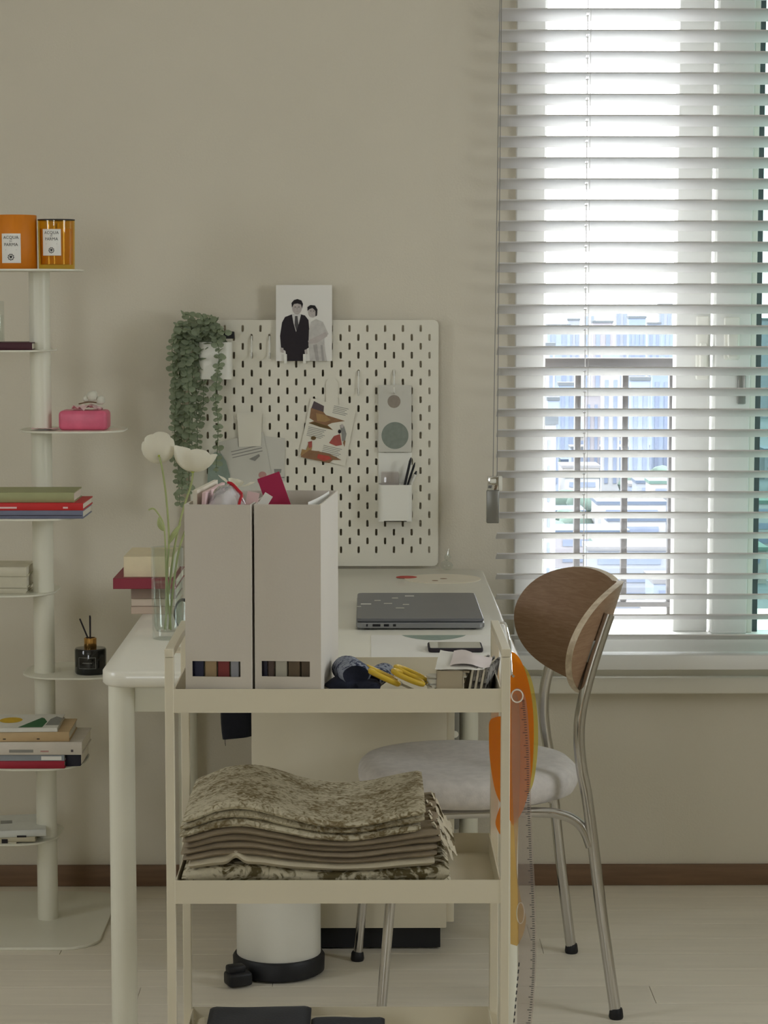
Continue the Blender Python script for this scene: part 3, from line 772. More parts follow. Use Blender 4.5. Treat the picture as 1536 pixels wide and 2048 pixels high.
for x in (PGX0 + .05, PGX1 - .05):
    for z in (PGZ0 + .05, PGZ1 - .05):
        MB().cyl((x, PGY + .004, z), (x, WALL_Y + .001, z), .008, n=12).build('spacer', 'peg_white', peg)

def hook(px, py0, py1, label):                       # bent wire hook in a slot
    a = at(px, py0, PGY); b = at(px, py1, PGY)
    L = a.z - b.z
    P = spline([(a.x, PGY + .004, a.z), (a.x, PGY - .004, a.z), (a.x, PGY - .006, a.z - L * .4), (a.x, PGY - .008, b.z + .004), (a.x, PGY - .016, b.z), (a.x, PGY - .026, b.z + .004), (a.x, PGY - .029, b.z + .013)], 5)
    return tag(MB().tube(P, .0019, 8).build('peg_hook', 'plastic_white', None), label, 'hook', 'empty hooks on the pegboard')
hook(503, 674, 716, 'white wire hook on the pegboard, nearest the trailing plant')
hook(539, 674, 716, 'white wire hook on the pegboard, just left of the couple photograph')
hook(717, 744, 790, 'white wire hook on the pegboard, below and right of the couple photograph')
hook(788, 742, 786, 'white wire hook holding the card with two circles')

def card(name, label, cat, px_pts, Y, m, t=.0006, group=None):
    o = poly_xz(pxz(px_pts, Y), Y, t).build(name, m); return tag(o, label, cat, group)
def prints(parent, name, items, Y, step=.00012):      # flat coloured shapes printed on a card
    for k, (m, P) in enumerate(items):
        mb = MB(); q = pxz(P, Y); yy = Y - .0002 - step * k
        mb.add([(x, yy, z) for x, z in q], [tuple(range(len(q)))]); mb.build(name, m, parent, recalc=False)
for nm, c_ in (('suit', (44, 38, 44)), ('skin_print', (198, 190, 186)), ('hair_print', (40, 36, 38)), ('shirt_print', (222, 220, 218)), ('dress_print', (206, 203, 198)), ('tie_print', (84, 82, 84)),
               ('dress_shade', (178, 174, 170)), ('rock_brown', (150, 114, 84)), ('rock_tan', (176, 142, 96)), ('slate', (96, 84, 88)), ('brick_red', (178, 92, 84)), ('moss', (110, 88, 52)),
               ('print_grey', (150, 150, 144)), ('print_pink', (196, 150, 144)), ('circle_taupe', (156, 146, 134)), ('circle_green', (140, 148, 138)), ('pic_green', (150, 166, 154)), ('leaf_print', (52, 106, 66)),
               ('yolk', (226, 186, 48)), ('coral', (196, 84, 72))):
    mat(nm, c_, .8, var=.12, vscale=90)
# couple photograph clipped over the top edge of the board
PHY = PGY - .012
ph = card('couple_photograph', 'black and white photograph of a couple pinned above the pegboard edge', 'photograph', ((552, 570), (664, 570), (664, 722), (552, 722)), PHY, 'paper')
prints(ph, 'printed_shape', [
    ('suit', ((570, 634), (583, 629), (596, 627), (610, 631), (617, 640), (620, 676), (622, 692), (612, 699), (608, 722), (573, 722), (571, 702), (562, 696), (560, 672), (564, 645))),
    ('shirt_print', ((584, 629), (593, 626), (602, 629), (598, 646), (592, 664), (587, 646))),
    ('tie_print', ((590, 632), (595, 632), (597, 650), (593, 662), (589, 650))),
    ('skin_print', ell(594, 616, 9.5, 13)), ('hair_print', ((584, 615), (583, 606), (588, 600), (595, 598), (603, 601), (606, 608), (604, 617), (602, 609), (595, 607), (588, 608))),
    ('dress_print', ((622, 644), (632, 638), (646, 644), (657, 668), (648, 676), (650, 700), (654, 722), (620, 722), (617, 690), (618, 660))),
    ('skin_print', ((622, 678), (652, 664), (655, 672), (634, 686), (618, 688), (616, 682))),
    ('dress_shade', ((626, 690), (634, 688), (638, 722), (632, 722))), ('dress_shade', ((641, 690), (645, 690), (649, 722), (644, 722))),
    ('skin_print', ell(625, 624, 8.5, 11)), ('hair_print', ((615, 622), (615, 614), (621, 610), (630, 611), (635, 619), (634, 631), (631, 633), (631, 622), (625, 616), (619, 618))),
    ('tie_print', ell(590.5, 614, 1.6, .8, 8)), ('tie_print', ell(598, 614, 1.6, .8, 8)), ('dress_shade', ell(594.5, 622.5, 2.6, .7, 8)), ('dress_shade', ((593.5, 615), (595, 615), (595.5, 619.5), (593, 619.5))),
    ('tie_print', ell(621.5, 622, 1.4, .7, 8)), ('tie_print', ell(627.5, 622, 1.4, .7, 8)), ('dress_shade', ell(624.5, 630, 2.2, .7, 8)),
    ('skin_print', ((561, 695), (567, 696), (567, 706), (562, 704))), ('skin_print', ((609, 700), (614, 698), (615, 708), (610, 708)))], PHY)
for px in (571, 609):
    a, b = at(px - 3, 708, PHY), at(px + 3, 727, PHY)
    tag(MB().rbox(a.x, b.x, PHY - .006, PGY + .001, b.z, a.z, .0012).build('photo_clip', 'plastic_white'),
        'small white clip holding the %s lower edge of the couple photograph' % ('left' if px < 590 else 'right'), 'clip', 'clips of the photograph')

# cut-out sheet with torn pictures and text
def rotp(P, c, ang):
    ca_, sa = math.cos(ang), math.sin(ang)
    return [(c[0] + (x - c[0]) * ca_ - (y_ - c[1]) * sa, c[1] + (x - c[0]) * sa + (y_ - c[1]) * ca_) for x, y_ in P]
SHY = PGY - .004
sh = card('clipping_sheet', 'white magazine clipping with torn landscape pictures tilted on the pegboard', 'clipping',
          ((622, 796), (712, 818), (690, 932), (598, 910)), SHY, 'peg_white')
prints(sh, 'printed_picture', [
    ('slate', ((628, 802), (648, 812), (647, 826), (625, 824), (622, 818))),
    ('rock_brown', ((622, 816), (647, 824), (652, 830), (690, 842), (664, 846), (655, 850), (666, 860), (640, 852), (617, 846), (628, 842), (619, 836))),
    ('rock_tan', ((632, 826), (650, 830), (662, 840), (650, 844), (634, 842))),
    ('moss', ((617, 846), (630, 844), (655, 852), (666, 860), (640, 854))),
    ('brick_red', ((658, 886), (668, 872), (680, 868), (684, 890), (672, 892))), ('print_grey', ((680, 850), (688, 852), (693, 868), (690, 882), (684, 882), (683, 868))), ('rock_brown', ((688, 880), (691, 882), (689, 894), (686, 886))), ('skin_print', ell(684, 852, 3, 4)),
    ('hair_print', ell(679, 863, 3, 4)),
    ('rock_tan', ((604, 898), (612, 900), (618, 884), (624, 883), (624, 896), (622, 904), (634, 902), (640, 902), (606, 914), (601, 910))),
    ('rock_brown', ((602, 912), (618, 900), (634, 902), (660, 908), (683, 920), (666, 920), (658, 926), (630, 920), (602, 914))),
    ('brick_red', ((616, 884), (624, 882), (624, 894), (618, 896))), ('moss', ell(627, 876, 5, 4)), ('coral', ((636, 908), (658, 912), (664, 918), (648, 922), (634, 916)))], SHY)
lines = []
for bx, by, n, w in ((668, 811, 5, 30), (617, 853, 6, 36), (647, 890, 6, 38)):
    for k in range(n):
        P = [(bx, by + k * 3.4), (bx + w - (k % 3) * 3, by + k * 3.4), (bx + w - (k % 3) * 3, by + k * 3.4 + 1.1), (bx, by + k * 3.4 + 1.1)]
        lines.append(('ink_soft', rotp(P, (bx, by), math.radians(13))))
mb = MB()
for _, P in lines:
    q = pxz(P, SHY); mb.add([(x, SHY - .0004, z) for x, z in q], [tuple(range(len(q)))])
mb.build('printed_text', 'ink_soft', sh, recalc=False)
card('paper_tag', 'blank cream tag hanging above the torn clipping', 'tag', ((652, 764), (658, 757), (669, 757), (676, 764), (676, 822), (652, 822)), PGY - .003, 'peg_white')

# card with two circles and the container below it
CDY = PGY - .010
cd = card('circle_card', 'pale card with a small and a large circle on the pegboard', 'card', ((757, 770), (823, 770), (823, 904), (757, 904)), CDY, 'paper_grey')
prints(cd, 'printed_circle', [('circle_taupe', ell(788, 803, 13, 13, 32)), ('circle_green', ell(790, 871, 27, 27, 40))], CDY)
a, b = at(757, 906, PGY - .055), at(824, 1043, PGY - .055)
ctn = thing('pegboard_container', 'small white container with pens hanging on the pegboard', 'container', ((a.x + b.x) / 2, PGY - .03, b.z))
zc0, zc1 = at(757, 1043, PGY - .06).z, at(757, 970, PGY - .06).z
x0, x1, y0, y1 = a.x, b.x, PGY - .062, PGY - .001
mb = MB(); t = .0016
mb.box(x0, x1, y0, y1, zc0, zc0 + t)
mb.loft([[Vector((x, y_, z)) for x, y_ in rrect(x0, x1, y0, y1, .012, 5)] for z in (zc0, zc1)] + [[Vector((x, y_, z)) for x, y_ in rrect(x0 + t, x1 - t, y0 + t, y1 - t, .011, 5)] for z in (zc1, zc0 + t)], 0, True)
mb.build('cup', 'plastic_white', ctn)
ztop = at(757, 905, PGY).z
MB().rbox(x0, x1, y1 - .003, y1, zc1, ztop, .001).build('back_plate', 'plastic_white', ctn)
xs0 = x0 + .006
tag(MB().rbox(xs0, xs0 + .040, PGY - .05, PGY - .012, zc1 - .03, at(770, 945, PGY - .05).z, .003).build('clear_box', 'clear_acrylic'),
    'small clear box standing in the pegboard container', 'box')
def pen(px0, py0, px1, py1, Y, r, m, label):
    a, b = at(px0, py0, Y), at(px1, py1, Y)
    d = (b - a).normalized(); e = a - d * .035
    o = thing('pen', label, 'pen', e, 'pens in the pegboard container')
    MB().tube([e, b - d * .008], r, 10).build('barrel', m, o); MB().tube([b - d * .008, b], [r, r * .35], 10).build('tip', 'black_plastic', o)
pen(810, 968, 822, 915, PGY - .040, .0030, 'black_plastic', 'tall black pen standing in the pegboard container')
pen(816, 968, 830, 925, PGY - .030, .0026, 'black_plastic', 'black pen leaning right in the pegboard container')
pen(822, 968, 833, 942, PGY - .022, .0036, 'plastic_white', 'stubby white pen leaning right in the pegboard container')

# papers at the lower left of the board
card('blank_tag_card', 'narrow pale card hanging above the tilted newspaper on the pegboard', 'card', ((474, 826), (524, 826), (522, 892), (478, 894)), PGY - .0075, 'peg_white')
g1 = card('grey_card', 'grey card with a tiny box drawing at the right of the papers', 'card', ((528, 873), (570, 876), (569, 962), (532, 962)), PGY - .003, 'paper_grey')
prints(g1, 'printed_shape', [('print_grey', ((548, 938), (563, 938), (562, 946), (549, 946)))], PGY - .003)
n1 = card('newspaper_cutting', 'tilted newspaper cutting with small drawings behind the files', 'clipping', ((438, 884), (526, 864), (546, 962), (552, 1000), (456, 1000)), PGY - .005, 'paper_grey')
its = [('ink_soft', rotp([(462, 903 + k * 6), (524, 903 + k * 6), (524, 904.6 + k * 6), (462, 904.6 + k * 6)], (462, 903), math.radians(-13))) for k in range(3)]
its += [('print_grey', ((498, 918), (518, 908), (520, 912), (510, 922))), ('print_pink', ell(525, 950, 8, 7)), ('print_pink', ell(520, 962, 5, 5)), ('ink_soft', ((538, 953), (569, 954), (569, 956), (538, 956)))]
prints(n1, 'printed_shape', its, PGY - .005)
card('green_curve_card', 'grey green card with a rounded top beside the poppies', 'card', ((414, 1000), (416, 935), (420, 912), (430, 904), (442, 908), (452, 922), (460, 950), (462, 1000)), PGY - .0085, 'pic_green')

# ---- trailing plant in a pegboard pot
PLY = PGY - .035
a, b = at(398, 684, PLY), at(464, 758, PLY)
pot = thing('plant_pot', 'white wall pot hung on the pegboard behind the trailing plant', 'pot', ((a.x + b.x) / 2, PGY - .03, b.z))
mb = MB(); t = .002; x0, x1, y0, y1 = a.x, b.x, PGY - .062, PGY - .001
mb.box(x0 + .004, x1 - .004, y0 + .004, y1 - .001, b.z, b.z + t)
mb.loft([[Vector((x, y_, z)) for x, y_ in rrect(x0, x1, y0, y1, .014, 6)] for z in (b.z, a.z)] + [[Vector((x, y_, z)) for x, y_ in rrect(x0 + t, x1 - t, y0 + t, y1 - t, .012, 6)] for z in (a.z, b.z + t)], 0, True)
mb.build('cup', 'plastic_white', pot)
tg = thing('black_tag', 'small black tag lying on the rim of the plant pot', 'tag', at(450, 680, PGY - .05))
q0, q1 = at(436, 663, PGY - .05), at(469, 681, PGY - .05)
MB().rbox(q0.x + .012, q1.x, PGY - .056, PGY - .046, q1.z + .004, q0.z, .002).build('tag_plate', 'black_plastic', tg)
MB().rbox(q0.x - .012, q0.x + .014, PGY - .054, PGY - .048, q1.z + .004, q1.z + .012, .002).build('tag_tail', 'black_plastic', tg)

leafy_mat('euc_leaf', (162, 174, 146), .35, var=.25, vscale=40)
mat('euc_stem', (110, 128, 92), .7, var=.2)
plant = thing('trailing_eucalyptus', 'trailing green eucalyptus hanging from the pegboard pot', 'plant', at(420, 690, PLY))
def leaf_geo():
    mb = MB(); n = 8; V = []
    for k in range(n):
        a_ = 2 * math.pi * k / n; x = .5 + .5 * -math.cos(a_); y_ = .47 * math.sin(a_) * (1 - .25 * (x - .4)); V.append((x, y_, .10 * x * x - .35 * abs(y_) * .5))
    V.append((.5, 0, .05)); mb.add(V, [(k, (k + 1) % n, n) for k in range(n)], 0, True); return mb
leaf_me = leaf_geo().mesh('leaf', 'euc_leaf', recalc=False)
leaves = []
pl = random.Random(5)
def strand(P, start, step=.0118, size=(.014, .022)):
    S = spline(P, 10)
    MB().tube(S[::3] + [S[-1]], .0009, 5).build('stem', 'euc_stem', plant)
    acc = 0; side = 0; L = [0]
    for i in range(1, len(S)): L.append(L[-1] + (S[i] - S[i - 1]).length)
    tot = L[-1]; s_ = start; i = 0
    while s_ < tot:
        while i < len(S) - 2 and L[i + 1] < s_: i += 1
        p = S[i].lerp(S[i + 1], (s_ - L[i]) / max(1e-6, L[i + 1] - L[i]))
        base_a = side * math.pi / 2.3 + pl.uniform(-.5, .5)
        for hlf in (0, math.pi):
            leaves.append((p, base_a + hlf, pl.uniform(*size) * (1 - .25 * s_ / tot), pl.uniform(-.5, .35)))
        side += 1; s_ += step * pl.uniform(.8, 1.25)
org = lambda px, py, Y: at(px, py, Y)
for pxs, dy in (((398, 372, 352, 350, 347, 352), (676, 655, 700, 780, 870, 930)), ((402, 380, 362, 360, 362, 362), (676, 650, 690, 770, 860, 975)), ((400, 385, 374, 372, 366, 366), (678, 650, 700, 800, 900, 980)),
                ((408, 392, 388, 386, 382, 384), (676, 652, 700, 780, 840, 905)), ((404, 396, 396, 390, 394, 392), (678, 655, 700, 790, 880, 930)), ((425, 432, 436, 432, 436, 430), (676, 668, 720, 790, 850, 945)),
                ((412, 406, 404, 402, 405, 400), (678, 660, 690, 730, 800, 850)), ((394, 360, 344, 345, 349, 346), (676, 662, 690, 740, 790, 850)), ((400, 377, 367, 352, 356, 358), (680, 665, 700, 800, 930, 1010)), ((398, 385, 370, 378, 376, 374), (680, 665, 700, 800, 930, 985))):
    Y = PGY - pl.uniform(.05, .085)
    P = [at(pxs[k] + pl.uniform(-3, 3), dy[k], Y if k else PGY - .035) for k in range(6)]
    strand(P, .012)
for k in range(26):                                   # the bushy crown
    tx, ty = pl.uniform(345, 455), pl.uniform(626, 690)
    if tx > 440: ty = max(ty, 645)
    Y = PGY - pl.uniform(.02, .095)
    strand([at(pl.uniform(395, 440), 690, PGY - .035), at((tx + 415) / 2, (ty + 670) / 2 - 8, Y), at(tx, ty, Y)], .01, .0095, (.017, .025))
leaves.sort(key=lambda q: -q[2])
def leaf_matrix(p, az, s_, el):
    d = Vector((math.cos(az), math.sin(az) * .8, el)).normalized()
    up = Vector((.15 * math.sin(az * 3), -.85, .5)); y_ = up.cross(d).normalized(); z_ = d.cross(y_)
    M = Matrix((d, y_, z_)).transposed().to_4x4()
    return Matrix.Translation(p) @ M @ Matrix.Diagonal((s_, s_, s_, 1))
inv = Matrix.Translation(-ORG[plant.name])
lg_ = leaf_geo(); rest = MB()
for k, q in enumerate(leaves):
    if q[0].y + q[2] > PGY - .003 and q[0].x > PGX0: q = (Vector((q[0].x, PGY - .003 - q[2], q[0].z)), *q[1:])
    M = leaf_matrix(*q)
    if k < 300:
        o = bpy.data.objects.new('leaf', leaf_me); C.objects.link(o); o.parent = plant; o.matrix_local = inv @ M
    else:
        rest.add([M @ Vector(v) for v in lg_.v], lg_.f, 0, True)
if rest.v:
    o = rest.build('leaf_mass', 'euc_leaf', plant, recalc=False); o['kind'] = 'stuff'

# ================================================================== THINGS ON THE TOWER SHELF
def wrap(cx, cyy, r, u, z): return Vector((cx + r * math.sin(u / r), cyy - r * math.cos(u / r), z))     # u metres around a drum, facing the room
def drum_label(par, cx, cyy, r, u0, u1, z0, z1, emblem_z, sizes):
    mb = MB(); n = 12
    for k in range(n):
        ua, ub = u0 + (u1 - u0) * k / n, u0 + (u1 - u0) * (k + 1) / n
        mb.add([wrap(cx, cyy, r, ua, z0), wrap(cx, cyy, r, ub, z0), wrap(cx, cyy, r, ub, z1), wrap(cx, cyy, r, ua, z1)], [(0, 1, 2, 3)], 0, True)
    lb = mb.build('label', 'paper', par, recalc=False)
    uc = (u0 + u1) / 2; H = z1 - z0
    mb = MB()
    for txt, fz, sz in (('ACQUA', .86, sizes[0]), ('DI', .74, sizes[0] * .55), ('PARMA', .62, sizes[0])):
        V, Fs = text_mesh(txt, sz); mb.add([wrap(cx, cyy, r + .0003, uc + v.x, z0 + H * fz + v.y) for v in V], Fs)
    zl = z0 + H * .44
    mb.add([wrap(cx, cyy, r + .0003, uc + d, zl + e) for d, e in ((-.012, 0), (.012, 0), (.012, .0006), (-.012, .0006))], [(0, 1, 2, 3)])
    mb.build('lettering', 'ink', lb, recalc=False)
    mb = MB(); R = H * .105; zc = z0 + H * .2                          # round wreath emblem with a shield
    for k in range(18):
        a0, a1 = 2 * math.pi * k / 18, 2 * math.pi * (k + .8) / 18; w = 1.0 + .12 * (k % 2)
        mb.add([wrap(cx, cyy, r + .0003, uc + q * R * math.cos(a_), zc + q * R * math.sin(a_)) for q, a_ in ((.72, a0), (w, a0), (w, a1), (.72, a1))], [(0, 1, 2, 3)])
    mb.add([wrap(cx, cyy, r + .0003, uc + R * dx, zc + R * dz) for dx, dz in ((-.42, .45), (.42, .45), (.42, -.05), (0, -.55), (-.42, -.05))], [(0, 1, 2, 3, 4)])
    mb.build('emblem', 'ink', lb, recalc=False)
mat('orange_box', (222, 130, 10), .55, var=.06)
zS, sx, sy = shelf_top[0]
cx = at(31, 500, 4.75).x; r = 41 * 4.75 / F_PX; H = 107 * 4.75 / F_PX
ob = thing('candle_box', 'orange round candle box with a white label on the top shelf', 'box', (cx, 4.76, zS))
MB().lathe([(r - .001, zS), (r, zS + .001), (r, zS + H - .001), (r - .001, zS + H)], cx, 4.76, 48).build('drum', 'orange_box', ob)
za, zb = at(20, 526, 4.72).z, at(20, 467, 4.72).z
ua, ub = at(2, 500, 4.72).x - cx, at(42, 500, 4.72).x - cx
drum_label(ob, cx, 4.76, r + .0004, ua, ub, za, zb, 0, (.0092,))
cx2 = at(112, 500, 4.76).x; r2 = 36.5 * 4.76 / F_PX; H2 = 98 * 4.76 / F_PX
cg = thing('glass_candle', 'yellow glass candle with a white label on the top shelf', 'candle', (cx2, 4.77, zS))
gp = [(r2 * .93, zS), (r2 * .97, zS + .002), (r2, zS + H2), (r2 - .0025, zS + H2), (r2 * .97 - .0028, zS + .010), (.002, zS + .009)]
MB().lathe(gp, cx2, 4.77, 48).build('glass', 'amber_glass', cg)
MB().lathe([(r2 * .96 - .004, zS + .0105), (r2 - .0038, zS + H2 * .82), (.002, zS + H2 * .82)], cx2, 4.77, 40).build('wax', 'wax', cg)
MB().lathe([(r2 + .0003, zS + H2 - .0015), (r2 + .0003, zS + H2 + .0008), (r2 - .003, zS + H2 + .0008), (r2 - .003, zS + H2 - .0015)], cx2, 4.77, 48).build('rim', 'black_plastic', cg)
MB().cyl((cx2, 4.77, zS + H2 * .82), (cx2, 4.77, zS + H2 * .93), .0008, n=6).build('wick', 'ink', cg)
za, zb = at(100, 511, 4.73).z, at(100, 458, 4.73).z
drum_label(cg, cx2, 4.77, r2 + .0008, at(83, 500, 4.73).x - cx2, at(122, 500, 4.73).x - cx2, za, zb, 0, (.0088,))

# books: cover wraps a page block, spine towards the room
BK = {}
def book_mat(c_):
    if c_ not in BK: BK[c_] = mat('cover_%d_%d_%d' % c_, c_, .55, var=.06, vscale=40).name
    return BK[c_]
def book(label, x0, x1, y0, dep, z0, z1, col, group=None, rz=0., name='book', cat='book', pages='pages', ctr=None, tiltx=0.):
    w, h = x1 - x0, z1 - z0; cx, cyy = (x0 + x1) / 2, y0 + dep / 2
    t = thing(name, label, cat, (cx, cyy, z0), group, rz=rz); ORG[t.name] = Vector((0, 0, 0))
    if tiltx: t.rotation_euler = (0, tiltx, rz)
    c = min(.0022, h * .2); m = book_mat(col)
    mb = MB(); mb.box(-w / 2, w / 2, -dep / 2, dep / 2, 0, c); mb.box(-w / 2, w / 2, -dep / 2, dep / 2, h - c, h); mb.rbox(-w / 2, w / 2, -dep / 2 - .001, -dep / 2 + c, 0, h, c * .4, 1)
    mb.build('cover', m, t)
    MB().box(-w / 2 + .002, w / 2 - .002, -dep / 2 + c, dep / 2 - .003, c, h - c).build('page_block', pages, t)
    return t
def spine_print(t, dx0, dx1, z0, z1, m, dep):        # printed bar or title on the spine
    MB().box(dx0, dx1, -dep / 2 - .0014, -dep / 2 - .0009, z0, z1).build('spine_print', m, t)
def pxbook(label, xa, xb, ytop, z0, Yf, dep, col, **kw):  # measured on its front face
    z1 = at((xa + xb) / 2, ytop, Yf).z
    return book(label, at(xa, ytop, Yf).x, at(xb, ytop, Yf).x, Yf, dep, z0, max(z1, z0 + .003), col, **kw), max(z1, z0 + .003)
G4 = 'books lying on the fourth shelf plate'
zS, sx, sy = shelf_top[3]; Yf = 4.672
b1, z = pxbook('blue grey book at the bottom of the shelf stack with the red book', -62, 166, 1021, zS, Yf, .15, (120, 124, 146), group=G4)
spine_print(b1, -.11, .115, .006, .0072, 'suit', .15)
b2, z2 = pxbook('red book lying between the blue and olive books', -60, 166, 1006, z, Yf, .165, (200, 44, 44), group=G4)
spine_print(b2, -.09, -.02, .004, .0075, 'paper_pink', .165); spine_print(b2, .075, .085, .004, .0075, 'paper_pink', .165)
b3, z3 = pxbook('olive green book lying on top of the red book', -70, 147, 985, z2, Yf + .01, .14, (166, 168, 122), group=G4, rz=math.radians(.6))
G5 = 'books lying on the fifth shelf plate'
zS, sx, sy = shelf_top[4]; Yf = 4.815
c1, z = pxbook('beige book at the bottom of the pale pile, left of the pole', -95, 52, 1177, zS, Yf, .13, (206, 200, 178), group=G5)
c2, z2 = pxbook('thick beige book in the middle of the pale pile beside the pole', -95, 55, 1153, z, Yf + .004, .13, (212, 206, 184), group=G5, rz=math.radians(-1))
c3, z3 = pxbook('top beige book of the pale pile beside the pole', -95, 55, 1134, z2, Yf + .002, .12, (220, 214, 192), group=G5, rz=math.radians(-2))
G7 = 'books lying on the seventh shelf plate'
zS, sx, sy = shelf_top[6]; Yf = 4.668
d1, z = pxbook('crimson book at the very bottom of the low stack', -70, 129, 1522, zS, Yf, .13, (170, 40, 60), group=G7)
d2, z2 = pxbook('thin grey and white book on the crimson book', -70, 129, 1509, z, Yf, .13, (150, 156, 162), group=G7)
spine_print(d2, .055, .097, .002, .010, 'paper', .13)
nb = thing('book', 'dark navy book standing out to the right of the low stack', 'book', (at(147, 1530, 4.72).x, 4.75, zS), G7)
MB().rbox(at(131.5, 1530, 4.7).x, at(163, 1530, 4.7).x, 4.69, 4.81, zS, z2 - .0005, .002).build('cover', book_mat((40, 40, 56)), nb)
MB().rbox(at(133, 1530, 4.7).x, at(164, 1530, 4.7).x + .0005, 4.695, 4.808, zS + .004, z2 - .004, .001).build('page_block', 'pages', nb)
d3, z3 = pxbook('white book in the middle of the low stack, widest one', -70, 164, 1484, z2, Yf - .004, .16, (222, 214, 202), group=G7)
spine_print(d3, -.03, .02, .005, .011, 'ink_soft', .16); spine_print(d3, .035, .052, .006, .009, 'print_pink', .16); spine_print(d3, .098, .103, .006, .011, 'slate', .16)
d4, z4 = pxbook('tan book on the wide white book', -70, 137, 1464, z3, Yf - .002, .15, (208, 180, 138), group=G7, rz=math.radians(1))
spine_print(d4, .04, .046, .005, .007, 'hair_print', .15); spine_print(d4, -.03, -.024, .005, .007, 'hair_print', .15)
d5, z5 = pxbook('white booklet with leaf and yolk print on top of the low stack', -70, 112, 1456, z4, Yf - .004, .155, (232, 230, 222), group=G7, rz=math.radians(2))
zt = z5 - z4 + .0003
def top_print(t, m, P, z, off=0): MB().add([(x, y_, z + off) for x, y_ in P], [tuple(range(len(P)))]).build('cover_print', m, t, recalc=False)
top_print(d5, 'yolk', ell(-.012, .01, .024, .032), zt)
top_print(d5, 'leaf_print', ((.012, -.072), (.062, -.072), (.066, -.01), (.056, .03), (.05, .038), (.03, -.02)), zt)
top_print(d5, 'print_grey', ((.066, -.05), (.094, -.05), (.094, .03), (.080, .05), (.070, .02)), zt, .0001)
G8 = 'magazines on the lowest shelf plate'
zS, sx, sy = shelf_top[7]; Yf = 4.79
e1, z = pxbook('pale magazine at the bottom of the lowest pile by the base', -110, 33, 1695, zS, Yf, .15, (214, 208, 186), group=G8)
spine_print(e1, .045, .058, .001, .010, 'hair_print', .15)
e2, z2 = pxbook('beige magazine in the middle of the lowest pile by the base', -100, 66, 1675, z, Yf, .15, (204, 196, 170), group=G8, rz=math.radians(3))
spine_print(e2, .05, .07, .010, .014, 'hair_print', .15)
e3, z3 = pxbook('white magazine lying askew on the lowest pile', -110, 80, 1662, z2, Yf - .004, .15, (224, 226, 220), group=G8, rz=math.radians(9))
top_print(e3, 'print_grey', ((.005, -.01), (.03, -.01), (.03, .02), (.005, .02)), z3 - z2 + .0003)
a = at(118, 1632, 4.9)
# second shelf plate: dark notebook and a glass bottle
zS, sx, sy = shelf_top[1]
n2, z = pxbook('slim burgundy notebook lying on the second shelf plate', -90, 64, 685, zS, 4.80, .12, (78, 40, 50), pages='pages')
gx = at(-6, 640, 4.86).x
gb = thing('glass_bottle', 'tall clear glass bottle on the burgundy notebook', 'bottle', (gx, 4.86, z))
zt = at(0, 602, 4.86).z
MB().lathe([(.014, z), (.0155, z + .002), (.0155, zt - .002), (.014, zt)], gx, 4.86, 28).build('glass', 'vase_glass', gb)
MB().lathe([(.012, z + .003), (.0130, z + .004), (.0130, zt - .03), (.001, zt - .03)], gx, 4.86, 24).build('liquid', 'water', gb)
# third shelf plate: pink tissue pack
zS, sx, sy = shelf_top[2]
mat('pink_film', (232, 110, 140), .35, var=.15, vscale=30, bump=.3, bscale=40)
a, b = at(120, 866, 4.85), at(216, 827, 4.85)
tp = thing('tissue_pack', 'pink tissue pack with crumpled tissue on the third shelf plate', 'tissue pack', ((a.x + b.x) / 2, 4.865, zS))
MB().rbox(a.x, b.x, 4.825, 4.905, zS, zS + (827 - 866) / -935 , .009, 4).build('pack', 'pink_film', tp)
zt = zS + 39 / 935
def crumple(cx, cyy, cz, w, d, amp, seed, sag=0):
    def fn(u, v):
        p = Vector((u * 3 + seed, v * 3, seed)); x = (u - .5) * w; y_ = (v - .5) * d
        return Vector((cx + x, cyy + y_, cz + amp * (1 + noise.noise(p * 1.3)) * .8 + amp * .6 * noise.noise(p * 2.7) - sag * (x / w) ** 2))
    return fn
mb = MB().grid(crumple((a.x + b.x) / 2 + .006, 4.862, zt - .002, .062, .05, .011, 2.2, .01), 14, 10); mb.build('tissue', 'paper_pink', tp)
cs = thing('cotton_sprig', 'dried cotton sprig lying on the pink tissue pack', 'sprig', ((a.x + b.x) / 2 + .02, 4.862, zt + .012))
cxx = (a.x + b.x) / 2
MB().tube(spline([(cxx - .012, 4.86, zt + .013), (cxx + .01, 4.858, zt + .017), (cxx + .032, 4.86, zt + .015)], 5), .0016, 6).build('twig', 'baseboard', cs)
def puff(mb, c, R, seed, sub=2, sq=(1, 1, 1)):
    bm = bmesh.new(); bmesh.ops.create_icosphere(bm, subdivisions=sub, radius=1); bm.verts.index_update()
    V = []
    for v in bm.verts:
        k = 1 + .28 * noise.noise(v.co * 1.7 + Vector((seed, 0, 0))); V.append(Vector(c) + Vector((v.co.x * R * k * sq[0], v.co.y * R * k * sq[1], v.co.z * R * k * sq[2])))
    mb.add(V, [[v.index for v in f.verts] for f in bm.faces], 0, True); bm.free(); return mb
mat('cotton', (222, 220, 206), .95, var=.1, vscale=60)
for k, (dx, dz, R) in enumerate(((.018, .030, .012), (.034, .021, .010), (.004, .024, .007))):
    puff(MB(), (cxx + dx, 4.86, zt + dz), R, k * 3.1, 2).build('cotton_boll', 'cotton', cs)
ps_ = card('paper_slip', 'small pale paper slip beside the pink tissue pack', 'paper', ((0, 0), (1, 0), (1, 1)), 4.8, 'paper_pink') if False else None
q = at(88, 866, 4.83)
tag(MB().grid(crumple(q.x, 4.84, zS + .001, .055, .05, .0035, 6.1), 8, 8).build('paper_slip', 'paper_pink'), 'small crumpled pink paper slip left of the tissue pack', 'paper')
